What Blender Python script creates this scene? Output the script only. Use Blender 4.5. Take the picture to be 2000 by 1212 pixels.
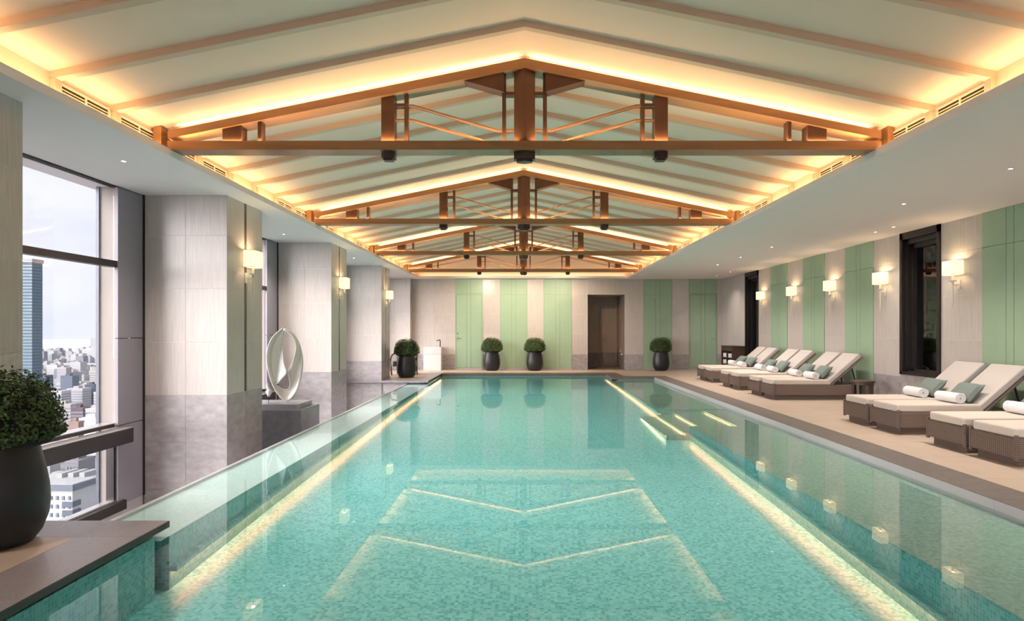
import bpy, math, random
from mathutils import Vector, Matrix

# ------------------------------------------------------------------ clear
for o in list(bpy.data.objects):
    bpy.data.objects.remove(o)
SC = bpy.context.scene
COL = SC.collection
R = math.radians
random.seed(7)

# ------------------------------------------------------------------ camera
H = 1.347                      # eye height
cd = bpy.data.cameras.new('camera')
cd.sensor_fit = 'HORIZONTAL'
cd.sensor_width = 36.0
cd.lens = 21.6                 # 1200 px on a 2000 px wide frame
cd.shift_x = -21.5 / 2000
cd.shift_y = 37.5 / 2000
cd.clip_end = 20000
cam = bpy.data.objects.new('camera', cd)
COL.objects.link(cam)
cam.location = (0, 0, H)
cam.rotation_euler = (R(90), 0, 0)
SC.camera = cam

# ------------------------------------------------------------------ look
SC.view_settings.view_transform = 'Standard'
SC.view_settings.look = 'None'
SC.view_settings.gamma = 1
SC.view_settings.use_curve_mapping = False
SC.view_settings.exposure = 0.78
SC.cycles.sample_clamp_indirect = 4.0
SC.cycles.max_bounces = 7
SC.cycles.diffuse_bounces = 3
SC.cycles.glossy_bounces = 3
SC.cycles.transmission_bounces = 2
SC.cycles.use_adaptive_sampling = True
SC.cycles.adaptive_threshold = 0.08
SC.cycles.adaptive_min_samples = 12
SC.cycles.transparent_max_bounces = 8
SC.cycles.use_denoising = True

# ------------------------------------------------------------------ sky
W = bpy.data.worlds.new('overcast_sky')
SC.world = W
W.use_nodes = True
nt = W.node_tree
nt.nodes.clear()
wo = nt.nodes.new('ShaderNodeOutputWorld')
bg = nt.nodes.new('ShaderNodeBackground')
tc = nt.nodes.new('ShaderNodeTexCoord')
mp = nt.nodes.new('ShaderNodeMapping')
mp.inputs['Scale'].default_value = (1.6, 1.6, 6.0)
nz = nt.nodes.new('ShaderNodeTexNoise')
nz.inputs['Scale'].default_value = 2.2
nz.inputs['Detail'].default_value = 5
cr = nt.nodes.new('ShaderNodeValToRGB')
cr.color_ramp.elements[0].position = 0.35
cr.color_ramp.elements[0].color = (0.72, 0.76, 0.885, 1)
cr.color_ramp.elements[1].position = 0.65
cr.color_ramp.elements[1].color = (0.86, 0.87, 0.935, 1)
nt.links.new(tc.outputs['Generated'], mp.inputs['Vector'])
nt.links.new(mp.outputs['Vector'], nz.inputs['Vector'])
nt.links.new(nz.outputs['Fac'], cr.inputs['Fac'])
nt.links.new(cr.outputs['Color'], bg.inputs['Color'])
bg.inputs['Strength'].default_value = 0.78
nt.links.new(bg.outputs['Background'], wo.inputs['Surface'])

# ------------------------------------------------------------------ bright part of the overcast sky, behind and to the window side
sl_ = bpy.data.lights.new('hazy_sun', 'SUN'); sl_.energy = 9.0; sl_.angle = R(70); sl_.color = (1.0, 0.95, 0.945)
so_ = bpy.data.objects.new('hazy_sun', sl_); COL.objects.link(so_)
so_.rotation_euler = Vector((0.80, 0.52, -0.20)).to_track_quat('-Z', 'Y').to_euler()

# ------------------------------------------------------------------ tuning of the room's lamps (watts)
E_COVE = 1.6        # per metre of cove slot
E_RAFTER = 1.05      # per metre of rafter strip
E_CHORD = 3.0        # per metre of strip on a bottom chord
E_DOWN = 130.0        # each recessed downlight
E_FILL = 52.0        # each fill spot added under a truss post
E_SCONCE = 4.0       # each wall sconce bulb
E_POOL = 20.0        # emission of underwater strips
WARM = (1.0, 0.66, 0.30)
WARM2 = (1.0, 0.74, 0.45)
SOFT = (1.0, 0.86, 0.76)

# ================================================================== materials
def new_mat(name):
    m = bpy.data.materials.new(name)
    m.use_nodes = True
    return m, m.node_tree, m.node_tree.nodes['Principled BSDF']

def setin(b, **kw):
    for k, v in kw.items():
        k = {'spec': 'Specular IOR Level', 'emis': 'Emission Color', 'estr': 'Emission Strength', 'coat': 'Coat Weight',
             'trans': 'Transmission Weight', 'sheen': 'Sheen Weight'}.get(k, k.capitalize())
        b.inputs[k].default_value = v

def c4(c):
    return (c[0], c[1], c[2], 1)

def plain(name, col, rough=0.5, metallic=0.0, spec=0.5, noise=0.0, nscale=8.0, bump=0.0, bscale=60.0, stretch=(1, 1, 1), rnd=0.0):
    """colour with grain; noise = +- lightness, bump = fine relief"""
    m, t, b = new_mat(name)
    setin(b, roughness=rough, metallic=metallic, spec=spec)
    b.inputs['Base Color'].default_value = c4(col)
    if noise or bump or rnd:
        g = t.nodes.new('ShaderNodeNewGeometry')
        oi = t.nodes.new('ShaderNodeObjectInfo')
        mul = t.nodes.new('ShaderNodeVectorMath'); mul.operation = 'MULTIPLY'
        mul.inputs[1].default_value = stretch
        add = t.nodes.new('ShaderNodeVectorMath'); add.operation = 'ADD'
        sc = t.nodes.new('ShaderNodeMath'); sc.operation = 'MULTIPLY'; sc.inputs[1].default_value = 37.0 if rnd else 0.0
        t.links.new(oi.outputs['Random'], sc.inputs[0])
        t.links.new(g.outputs['Position'], mul.inputs[0])
        t.links.new(mul.outputs[0], add.inputs[0])
        t.links.new(sc.outputs[0], add.inputs[1])
        if noise or rnd:
            n = t.nodes.new('ShaderNodeTexNoise')
            n.inputs['Scale'].default_value = nscale
            n.inputs['Detail'].default_value = 6
            n.inputs['Roughness'].default_value = 0.65
            t.links.new(add.outputs[0], n.inputs['Vector'])
            r = t.nodes.new('ShaderNodeValToRGB')
            r.color_ramp.elements[0].position = 0.3
            r.color_ramp.elements[1].position = 0.7
            r.color_ramp.elements[0].color = c4([max(0, x * (1 - noise)) for x in col])
            r.color_ramp.elements[1].color = c4([min(1, x * (1 + noise)) for x in col])
            t.links.new(n.outputs['Fac'], r.inputs['Fac'])
            out = r.outputs['Color']
            if rnd:
                hs = t.nodes.new('ShaderNodeHueSaturation')
                mr = t.nodes.new('ShaderNodeMapRange')
                mr.inputs['To Min'].default_value = 1 - rnd
                mr.inputs['To Max'].default_value = 1 + rnd
                t.links.new(oi.outputs['Random'], mr.inputs['Value'])
                t.links.new(mr.outputs[0], hs.inputs['Value'])
                t.links.new(out, hs.inputs['Color'])
                out = hs.outputs['Color']
            t.links.new(out, b.inputs['Base Color'])
        if bump:
            n2 = t.nodes.new('ShaderNodeTexNoise')
            n2.inputs['Scale'].default_value = bscale
            n2.inputs['Detail'].default_value = 3
            t.links.new(add.outputs[0], n2.inputs['Vector'])
            bp = t.nodes.new('ShaderNodeBump')
            bp.inputs['Strength'].default_value = bump
            bp.inputs['Distance'].default_value = 0.01
            t.links.new(n2.outputs['Fac'], bp.inputs['Height'])
            t.links.new(bp.outputs['Normal'], b.inputs['Normal'])
    return m

def emit(name, col, strength):
    m, t, b = new_mat(name)
    b.inputs['Base Color'].default_value = c4(col)
    setin(b, emis=c4(col), estr=strength, roughness=0.6)
    return m

def mosaic(name, cols, wall=False, size=0.025):
    """small pool mosaic; every tessera its own shade"""
    m, t, b = new_mat(name)
    g = t.nodes.new('ShaderNodeNewGeometry')
    sp = t.nodes.new('ShaderNodeSeparateXYZ')
    t.links.new(g.outputs['Position'], sp.inputs[0])
    cb = t.nodes.new('ShaderNodeCombineXYZ')
    if wall:
        ad = t.nodes.new('ShaderNodeMath'); ad.operation = 'ADD'
        t.links.new(sp.outputs['X'], ad.inputs[0]); t.links.new(sp.outputs['Y'], ad.inputs[1])
        t.links.new(ad.outputs[0], cb.inputs[0]); t.links.new(sp.outputs['Z'], cb.inputs[1])
    else:
        t.links.new(sp.outputs['X'], cb.inputs[0]); t.links.new(sp.outputs['Y'], cb.inputs[1])
    v = t.nodes.new('ShaderNodeTexVoronoi')
    v.inputs['Scale'].default_value = 1.0 / size
    v.inputs['Randomness'].default_value = 0.0
    v.distance = 'CHEBYCHEV'
    t.links.new(cb.outputs[0], v.inputs['Vector'])
    s2 = t.nodes.new('ShaderNodeSeparateColor')
    t.links.new(v.outputs['Color'], s2.inputs[0])
    r = t.nodes.new('ShaderNodeValToRGB')
    el = r.color_ramp.elements
    el[0].position = 0.0; el[0].color = c4(cols[0])
    el[1].position = 1.0; el[1].color = c4(cols[-1])
    for i, cc in enumerate(cols[1:-1]):
        e = el.new((i + 1) / (len(cols) - 1)); e.color = c4(cc)
    t.links.new(s2.outputs[0], r.inputs['Fac'])
    gr = t.nodes.new('ShaderNodeMath'); gr.operation = 'GREATER_THAN'; gr.inputs[1].default_value = 0.455
    t.links.new(v.outputs['Distance'], gr.inputs[0])
    mx = t.nodes.new('ShaderNodeMix'); mx.data_type = 'RGBA'
    t.links.new(gr.outputs[0], mx.inputs['Factor'])
    t.links.new(r.outputs['Color'], mx.inputs['A'])
    mx.inputs['B'].default_value = c4([0.5 * (a + 0.6) for a in cols[-1]])
    t.links.new(mx.outputs['Result'], b.inputs['Base Color'])
    setin(b, roughness=0.35)
    return m

def wave_mat(name, col, col2, scale, rough=0.6, axis='Z', bump=0.4):
    """woven strands running across `axis`"""
    m, t, b = new_mat(name)
    tcn = t.nodes.new('ShaderNodeTexCoord')
    a = t.nodes.new('ShaderNodeTexWave'); a.wave_type = 'BANDS'; a.bands_direction = 'Z'
    a.inputs['Scale'].default_value = scale
    a2 = t.nodes.new('ShaderNodeTexWave'); a2.wave_type = 'BANDS'; a2.bands_direction = 'Y'
    a2.inputs['Scale'].default_value = scale * 0.8
    for q in (a, a2):
        t.links.new(tcn.outputs['Object'], q.inputs['Vector'])
    mu = t.nodes.new('ShaderNodeMath'); mu.operation = 'MULTIPLY'; mu.inputs[1].default_value = 0.55
    t.links.new(a.outputs['Fac'], mu.inputs[0])
    ad = t.nodes.new('ShaderNodeMath'); ad.operation = 'MULTIPLY_ADD'; ad.inputs[1].default_value = 0.45
    t.links.new(a2.outputs['Fac'], ad.inputs[0]); t.links.new(mu.outputs[0], ad.inputs[2])
    mx = t.nodes.new('ShaderNodeMix'); mx.data_type = 'RGBA'
    mx.inputs['A'].default_value = c4(col2); mx.inputs['B'].default_value = c4(col)
    t.links.new(ad.outputs[0], mx.inputs['Factor'])
    t.links.new(mx.outputs['Result'], b.inputs['Base Color'])
    bp = t.nodes.new('ShaderNodeBump'); bp.inputs['Strength'].default_value = bump; bp.inputs['Distance'].default_value = 0.006
    t.links.new(ad.outputs[0], bp.inputs['Height'])
    t.links.new(bp.outputs['Normal'], b.inputs['Normal'])
    setin(b, roughness=rough, spec=0.3)
    return m

def pane_mat(name, tint=(0.95, 0.95, 0.955), refl=1.0, ior=1.45):
    """thin architectural glass: see-through with a Fresnel reflection"""
    m = bpy.data.materials.new(name); m.use_nodes = True
    t = m.node_tree; t.nodes.clear()
    o = t.nodes.new('ShaderNodeOutputMaterial')
    mx = t.nodes.new('ShaderNodeMixShader')
    tr = t.nodes.new('ShaderNodeBsdfTransparent'); tr.inputs['Color'].default_value = c4(tint)
    gl = t.nodes.new('ShaderNodeBsdfGlossy'); gl.inputs['Roughness'].default_value = 0.0
    fr = t.nodes.new('ShaderNodeFresnel')
    ge = t.nodes.new('ShaderNodeNewGeometry')
    ir = t.nodes.new('ShaderNodeMapRange')               # the same reflectance on both faces of the pane
    ir.inputs['To Min'].default_value = ior; ir.inputs['To Max'].default_value = 1 / ior
    t.links.new(ge.outputs['Backfacing'], ir.inputs['Value']); t.links.new(ir.outputs[0], fr.inputs['IOR'])
    mm = t.nodes.new('ShaderNodeMath'); mm.operation = 'MULTIPLY'; mm.inputs[1].default_value = refl
    t.links.new(fr.outputs[0], mm.inputs[0]); t.links.new(mm.outputs[0], mx.inputs['Fac'])
    t.links.new(tr.outputs[0], mx.inputs[1]); t.links.new(gl.outputs[0], mx.inputs[2])
    t.links.new(mx.outputs[0], o.inputs['Surface'])
    return m

M = {}
M['stone'] = plain('vein_cut_stone', (0.535, 0.485, 0.455), rough=0.30, noise=0.11, nscale=5.0, stretch=(9, 9, 0.5), rnd=0.035)
M['grey_stone'] = plain('grey_stone', (0.345, 0.320, 0.325), rough=0.38, noise=0.22, nscale=6.0, stretch=(1, 1, 1.8), rnd=0.06)
M['grout'] = plain('pale_grout', (0.70, 0.65, 0.62), rough=0.8)
M['dark_grout'] = plain('grey_grout', (0.44, 0.415, 0.415), rough=0.8)
M['green'] = plain('sage_lacquer', (0.325, 0.455, 0.315), rough=0.42, noise=0.03, nscale=3)
M['green_gap'] = plain('sage_groove', (0.20, 0.27, 0.18), rough=0.7)
M['white'] = plain('white_plaster', (0.83, 0.745, 0.735), rough=0.8)
M['cream'] = plain('cream_plaster', (0.84, 0.655, 0.535), rough=0.8)
M['rib'] = plain('cream_timber', (0.66, 0.49, 0.37), rough=0.6)
M['bronze'] = plain('copper_brown_beam', (0.34, 0.175, 0.082), rough=0.30, noise=0.12, nscale=3.0, stretch=(0.4, 6, 6), metallic=0.25)
M['bronze_dark'] = plain('copper_brown_post', (0.12, 0.050, 0.027), rough=0.38, noise=0.10, nscale=3.0, stretch=(6, 6, 0.4), metallic=0.2)
M['cap'] = plain('dark_bronze_cap', (0.07, 0.05, 0.045), rough=0.3, metallic=0.5)
M['frame'] = plain('black_brown_frame', (0.016, 0.012, 0.011), rough=0.35)
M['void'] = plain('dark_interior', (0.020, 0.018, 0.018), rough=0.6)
M['mullion'] = plain('mauve_grey_metal', (0.29, 0.27, 0.31), rough=0.45, metallic=0.0)
M['rail'] = plain('dark_bronze_rail', (0.035, 0.028, 0.027), rough=0.32, metallic=0.2)
M['rail_top'] = plain('pale_rail_capping', (0.60, 0.58, 0.56), rough=0.25, metallic=0.5)
M['gasket'] = plain('black_gasket', (0.02, 0.018, 0.018), rough=0.6)
M['fin'] = plain('beige_facade_fin', (0.30, 0.26, 0.235), rough=0.6)
M['fin_edge'] = plain('slate_blue_fin_edge', (0.12, 0.13, 0.16), rough=0.4, metallic=0.3)
M['glass'] = pane_mat('window_glass')
M['dark_glass'] = pane_mat('interior_window_glass', tint=(0.55, 0.55, 0.55), refl=1.6)
M['deck'] = plain('beige_deck_stone', (0.50, 0.405, 0.325), rough=0.5, noise=0.06, nscale=3.0, bump=0.05, rnd=0.03)
M['coping'] = plain('taupe_coping_stone', (0.145, 0.122, 0.113), rough=0.5, noise=0.18, nscale=14.0, bump=0.1, rnd=0.05)
M['granite'] = plain('speckled_mauve_granite', (0.29, 0.265, 0.285), rough=0.35, noise=0.20, nscale=70.0, rnd=0.03)
M['edge_shade'] = plain('slab_edge_shade', (0.055, 0.055, 0.050), rough=0.5)
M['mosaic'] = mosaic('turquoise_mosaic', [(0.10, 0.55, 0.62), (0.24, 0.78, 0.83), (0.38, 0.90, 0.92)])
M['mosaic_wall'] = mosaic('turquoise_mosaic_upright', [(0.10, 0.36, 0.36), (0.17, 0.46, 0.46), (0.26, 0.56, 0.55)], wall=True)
M['mosaic_pale'] = mosaic('pale_mosaic', [(0.74, 0.84, 0.84), (0.84, 0.91, 0.91), (0.92, 0.95, 0.95)])
M['mosaic_shelf'] = mosaic('sage_mosaic', [(0.22, 0.33, 0.28), (0.32, 0.44, 0.38), (0.42, 0.52, 0.46)])
M['weir'] = plain('pale_weir_stone', (0.55, 0.55, 0.57), rough=0.2)
M['gutter'] = plain('grey_gutter_stone', (0.50, 0.48, 0.47), rough=0.6)
M['led'] = emit('underwater_led', (1.0, 0.27, 0.13), E_POOL)
M['led_step'] = emit('underwater_step_led', (1.0, 0.62, 0.32), 9.0)
M['lens'] = emit('downlight_lens', (1.0, 0.92, 0.80), 9.0)
M['strip'] = emit('warm_led_strip', (1.0, 0.70, 0.34), 3.0)
M['shade'] = emit('lit_fabric_shade', (1.0, 0.80, 0.48), 0.72)
M['chrome'] = plain('polished_nickel', (0.70, 0.67, 0.62), rough=0.18, metallic=1.0)
M['ivory'] = plain('ivory_metal', (0.72, 0.68, 0.62), rough=0.3)
M['black_metal'] = plain('black_metal', (0.02, 0.02, 0.02), rough=0.35, metallic=0.6)
M['pot'] = plain('charcoal_ceramic', (0.015, 0.016, 0.019), rough=0.40)
M['soil'] = plain('dark_soil', (0.02, 0.015, 0.01), rough=0.9)
M['leaf'] = plain('box_leaf', (0.055, 0.105, 0.022), rough=0.45, noise=0.55, nscale=14.0)
M['wicker'] = wave_mat('brown_wicker', (0.24, 0.18, 0.148), (0.075, 0.054, 0.044), 15.0)
M['wicker_dark'] = wave_mat('dark_wicker_plinth', (0.19, 0.14, 0.115), (0.06, 0.043, 0.035), 15.0)
M['cushion'] = plain('cream_canvas', (0.62, 0.55, 0.485), rough=0.9, bump=0.15, bscale=300)
M['cushion_back'] = plain('stone_canvas', (0.51, 0.47, 0.445), rough=0.9, bump=0.15, bscale=300)
M['pillow'] = plain('sage_pillow_cloth', (0.165, 0.208, 0.188), rough=0.85, noise=0.08, nscale=20, bump=0.1, bscale=200)
M['towel'] = plain('white_terry', (0.82, 0.81, 0.82), rough=0.95, bump=0.5, bscale=160)
M['wood_dark'] = plain('dark_stained_wood', (0.075, 0.045, 0.033), rough=0.42, noise=0.2, nscale=8, stretch=(1, 1, 0.3))
M['sculpt'] = plain('ivory_lacquer', (0.78, 0.75, 0.68), rough=0.25)
M['sculpt_white'] = plain('white_lacquer', (0.88, 0.88, 0.88), rough=0.25)
M['plinth'] = plain('blue_grey_stone', (0.20, 0.205, 0.225), rough=0.35, noise=0.2, nscale=10)
M['plinth_top'] = plain('light_blue_grey_stone', (0.30, 0.30, 0.32), rough=0.35, noise=0.15, nscale=10)
M['marble'] = plain('white_marble', (0.62, 0.585, 0.575), rough=0.25, noise=0.06, nscale=5)
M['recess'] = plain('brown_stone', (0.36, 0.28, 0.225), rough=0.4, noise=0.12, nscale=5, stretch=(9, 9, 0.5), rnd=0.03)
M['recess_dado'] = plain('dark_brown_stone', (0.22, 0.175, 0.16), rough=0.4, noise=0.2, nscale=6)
M['slot'] = plain('slot_dark', (0.09, 0.075, 0.065), rough=0.25)

def water_mat():
    m = pane_mat('pool_water', tint=(0.84, 0.985, 0.98), ior=1.333)
    return m
M['water'] = water_mat()

# ================================================================== mesh helpers
def link(o, parent=None):
    COL.objects.link(o)
    if parent is not None:
        o.parent = parent
    return o

def tag(o, label=None, cat=None, group=None, kind=None):
    if label: o['label'] = label
    if cat: o['category'] = cat
    if group: o['group'] = group
    if kind: o['kind'] = kind
    return o

def empty(name, loc=(0, 0, 0), rz=0.0, parent=None):
    o = bpy.data.objects.new(name, None)
    o.empty_display_size = 0.1
    o.location = loc
    o.rotation_euler = (0, 0, rz)
    return link(o, parent)

class MB:
    def __init__(s):
        s.v = []; s.f = []
    def box(s, x0, x1, y0, y1, z0, z1):
        n = len(s.v)
        s.v += [(x0, y0, z0), (x1, y0, z0), (x1, y1, z0), (x0, y1, z0), (x0, y0, z1), (x1, y0, z1), (x1, y1, z1), (x0, y1, z1)]
        s.f += [(n, n + 3, n + 2, n + 1), (n + 4, n + 5, n + 6, n + 7), (n, n + 1, n + 5, n + 4), (n + 1, n + 2, n + 6, n + 5),
                (n + 2, n + 3, n + 7, n + 6), (n + 3, n, n + 4, n + 7)]
        return s
    def prism(s, poly, axis, a, b):
        """2-D polygon extruded along axis; poly is (x,z) for 'y', (x,y) for 'z', (y,z) for 'x'"""
        n = len(s.v); k = len(poly)
        def P(p, t):
            return (p[0], t, p[1]) if axis == 'y' else ((p[0], p[1], t) if axis == 'z' else (t, p[0], p[1]))
        s.v += [P(p, a) for p in poly] + [P(p, b) for p in poly]
        s.f += [tuple(n + i for i in range(k)), tuple(n + k + i for i in reversed(range(k)))]
        for i in range(k):
            j = (i + 1) % k
            s.f.append((n + i, n + k + i, n + k + j, n + j))
        return s
    def lathe(s, prof, c=(0, 0), n=32, cap=True):
        b = len(s.v); k = len(prof)
        for i in range(n):
            a = 2 * math.pi * i / n
            for r, z in prof:
                s.v.append((c[0] + r * math.cos(a), c[1] + r * math.sin(a), z))
        for i in range(n):
            j = (i + 1) % n
            for q in range(k - 1):
                s.f.append((b + i * k + q, b + j * k + q, b + j * k + q + 1, b + i * k + q + 1))
        if cap:
            if prof[0][0] > 1e-5: s.f.append(tuple(b + i * k for i in reversed(range(n))))
            if prof[-1][0] > 1e-5: s.f.append(tuple(b + i * k + k - 1 for i in range(n)))
        return s
    def tube(s, pts, r, n=8, closed=False, sq=None):
        b = len(s.v); pts = [Vector(p) for p in pts]; k = len(pts)
        rr = r if isinstance(r, (list, tuple)) else [r] * k
        for i, p in enumerate(pts):
            if closed:
                d = pts[(i + 1) % k] - pts[i - 1]
            else:
                d = pts[min(i + 1, k - 1)] - pts[max(i - 1, 0)]
            d.normalize()
            up = Vector((0, 0, 1)) if abs(d.z) < 0.95 else Vector((0, 1, 0))
            u = d.cross(up).normalized(); w = u.cross(d).normalized()
            for q in range(n):
                a = 2 * math.pi * (q + (0.5 if sq else 0)) / n
                s.v.append(tuple(p + u * (rr[i] * math.cos(a)) + w * (rr[i] * math.sin(a))))
        for i in range(k if closed else k - 1):
            j = (i + 1) % k
            for q in range(n):
                q2 = (q + 1) % n
                s.f.append((b + i * n + q, b + i * n + q2, b + j * n + q2, b + j * n + q))
        if not closed:
            s.f.append(tuple(b + q for q in reversed(range(n))))
            s.f.append(tuple(b + (k - 1) * n + q for q in range(n)))
        return s
    def quad(s, a, b, c, d):
        n = len(s.v); s.v += [a, b, c, d]; s.f.append((n, n + 1, n + 2, n + 3)); return s
    def grid(s, rows):
        b = len(s.v); k = len(rows[0])
        for r in rows: s.v += [tuple(p) for p in r]
        for i in range(len(rows) - 1):
            for j in range(k - 1):
                s.f.append((b + i * k + j, b + i * k + j + 1, b + (i + 1) * k + j + 1, b + (i + 1) * k + j))
        return s
    def mesh(s, name, mat, smooth=False):
        me = bpy.data.meshes.new(name)
        me.from_pydata(s.v, [], s.f)
        if mat is not None: me.materials.append(M[mat] if isinstance(mat, str) else mat)
        me.validate(); me.update()
        if smooth:
            me.shade_smooth()
            try: me.set_sharp_from_angle(angle=R(40))
            except Exception: pass
        return me
    def build(s, name, mat, parent=None, loc=(0, 0, 0), rot=(0, 0, 0), smooth=False):
        o = bpy.data.objects.new(name, s.mesh(name, mat, smooth))
        o.location = loc; o.rotation_euler = rot
        return link(o, parent)

def bx(name, mat, x0, x1, y0, y1, z0, z1, parent=None):
    """a box with its origin at its centre"""
    c = ((x0 + x1) / 2, (y0 + y1) / 2, (z0 + z1) / 2)
    return MB().box(x0 - c[0], x1 - c[0], y0 - c[1], y1 - c[1], z0 - c[2], z1 - c[2]).build(name, mat, parent, c)

def bevel(o, w=0.01, seg=2):
    m = o.modifiers.new('edge', 'BEVEL'); m.width = w; m.segments = seg; m.limit_method = 'ANGLE'
    return o

_pc = {}
def piece(name, mat, cx, cy, cz, sx, sy, sz, parent, chamf=0.0):
    """one of many alike slabs: shares its mesh with the others of the same size"""
    k = (name, mat, round(sx, 3), round(sy, 3), round(sz, 3))
    if k not in _pc:
        _pc[k] = MB().box(-sx / 2, sx / 2, -sy / 2, sy / 2, -sz / 2, sz / 2).mesh(name, mat)
    o = bpy.data.objects.new(name, _pc[k])
    o.location = (cx, cy, cz)
    return link(o, parent)

def copy_tree(o, parent=None, loc=None, rz=None):
    c = o.copy(); COL.objects.link(c); c.parent = parent
    if loc is not None: c.location = loc
    if rz is not None: c.rotation_euler = (0, 0, rz)
    for ch in o.children: copy_tree(ch, c)
    return c

def struct(o):
    o['kind'] = 'structure'; return o

def area(name, loc, sx, sy, rot, energy, col, spread=180):
    l = bpy.data.lights.new(name, 'AREA'); l.shape = 'RECTANGLE'; l.size = sx; l.size_y = sy
    l.energy = energy; l.color = col; l.spread = R(spread)
    o = bpy.data.objects.new(name, l); o.location = loc; o.rotation_euler = rot
    return link(o)

# ================================================================== key dimensions
CEIL = 3.048; LIP = 3.455; LIPTOP = 3.118
XW = 3.61; ZC = 3.314; RIDGE = 4.06; RX = 0.015          # upper walls, eaves and ridge of the pitched ceiling
YB = 20.73; XR = 6.72; YF = -4.0                         # back wall, side wall, wall behind the camera
ZW = -0.08                                               # water level
PL, PR = -2.50, 2.53                                     # basin walls
EDGE = -3.07                                             # overflow edge
CO = 3.745                                               # pool side of the coping
TY = [6.02 + 4.22 * k for k in range(4)]                 # front face of each truss
ROWS = [0.52, 1.19, 1.87, 2.54, CEIL]
G = 0.004

# ================================================================== walls
def stone_rows(parent, axis, const, a0, a1, rows, mat='stone', wtile=0.60, t=0.02, sgn=1, nm='stone_tile'):
    n = max(1, round((a1 - a0) / wtile)); w = (a1 - a0) / n
    for z0, z1 in rows:
        for i in range(n):
            a = a0 + (i + 0.5) * w
            if axis == 'y':
                piece(nm, mat, a, const + sgn * t / 2, (z0 + z1) / 2, w - G, t, z1 - z0 - G, parent)
            else:
                piece(nm, mat, const + sgn * t / 2, a, (z0 + z1) / 2, t, w - G, z1 - z0 - G, parent)

UPPER = list(zip(ROWS[:-1], ROWS[1:]))
DADO = [(0.0, 0.52)]

def green_panel(parent, axis, const, a0, a1, sgn=1, t=0.03, z0=0.06, ztop=2.53, top=CEIL):
    """boards either side of a narrow middle strip, a shorter row above"""
    mid = (a0 + a1) / 2; s = 0.068; g = 0.008
    for (b0, b1) in ((a0, mid - s), (mid - s, mid + s), (mid + s, a1)):
        for (c0, c1) in ((z0, ztop), (ztop, top)):
            sx = b1 - b0 - g; sz = c1 - c0 - g
            if axis == 'y':
                piece('panel_board', 'green', (b0 + b1) / 2, const + sgn * t / 2, (c0 + c1) / 2, sx, t, sz, parent)
            else:
                piece('panel_board', 'green', const + sgn * t / 2, (b0 + b1) / 2, (c0 + c1) / 2, t, sx, sz, parent)

# --- back wall
DOORX = (2.185, 3.428); DOORZ = 2.533
wb = MB()
wb.box(-5.2, DOORX[0], YB + 0.003, YB + 0.25, -1.3, CEIL).box(DOORX[1], 7.2, YB + 0.003, YB + 0.25, -1.3, CEIL)
wb.box(DOORX[0], DOORX[1], YB + 0.003, YB + 0.25, DOORZ, CEIL)
wall_back = struct(wb.build('wall_back', 'grout'))
GREEN_B = [(-2.288, -1.359), (-0.772, 0.142), (0.698, 1.644), (4.066, 5.024), (5.599, 6.546)]
secs = [(-3.75, -2.288), (-1.359, -0.772), (0.142, 0.698), (1.644, 2.185), (3.428, 4.066), (5.024, 5.599), (6.546, 6.72)]
for a0, a1 in secs:
    stone_rows(wall_back, 'y', YB, a0, a1, UPPER)
    stone_rows(wall_back, 'y', YB, a0, a1, DADO, 'grey_stone')
stone_rows(wall_back, 'y', YB, DOORX[0], DOORX[1], [(DOORZ + 0.005, CEIL)])
for i, (a0, a1) in enumerate(GREEN_B):
    bk = bx('panel_backing', 'green_gap', a0, a1, YB - 0.002, YB + 0.003, 0.0, CEIL, wall_back)
    if i in (0, 4): continue
    green_panel(wall_back, 'y', YB - 0.012, a0 + 0.006, a1 - 0.006)
    bx('panel_plinth', 'dark_grout', a0, a1, YB - 0.008, YB - 0.002, 0, 0.06, wall_back)

def lever(parent, x, y, z, d):
    h = MB().lathe([(0.0, 0), (0.026, 0), (0.026, 0.012), (0.0, 0.012)], n=16)
    h.v = [(p[0] + x, y - p[2], p[1] + z) for p in h.v]
    h.tube([(x, y - 0.01, z), (x, y - 0.055, z)], 0.009, 8)
    h.tube([(x, y - 0.052, z), (x + d * 0.13, y - 0.052, z)], 0.009, 8)
    return h.build('handle', 'chrome', parent, smooth=True)

for n, (i, side) in enumerate(((0, -1), (4, 1))):
    a0, a1 = GREEN_B[i]
    d = struct(empty('door_%d' % (n + 1), ((a0 + a1) / 2, YB, 0)))
    mid = 0.0; hw = (a1 - a0) / 2; s = 0.068; g = 0.008
    leaf = MB()
    fr = MB().box(-hw, -hw + 0.035, -0.02, 0.012, 0, 2.53).box(hw - 0.035, hw, -0.02, 0.012, 0, 2.53).box(-hw, hw, -0.02, 0.012, 2.53, 2.56)
    fr.build('door_frame', 'green', d)
    for b0, b1 in ((-hw + 0.04, -s), (-s, s), (s, hw - 0.04)):
        piece('door_board', 'green', (b0 + b1) / 2, -0.004, 1.30, b1 - b0 - g, 0.03, 2.44, d)
    for b0, b1 in ((-hw, -s), (-s, s), (s, hw)):
        piece('overpanel_board', 'green', (b0 + b1) / 2, -0.004, (2.565 + CEIL) / 2, b1 - b0 - g, 0.03, CEIL - 2.565 - g, d)
    bx('door_sill', 'dark_grout', -hw, hw, -0.01, 0.012, 0, 0.07, d)
    lever(d, side * (hw - 0.085), -0.02, 1.06, -side)
    k = MB().lathe([(0.0, 0), (0.02, 0), (0.02, 0.01), (0.0, 0.01)], n=14)
    k.v = [(p[0] + side * (hw - 0.085), -0.02 - p[2], p[1] + 1.22) for p in k.v]
    k.build('lock_rose', 'chrome', d, smooth=True)

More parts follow.
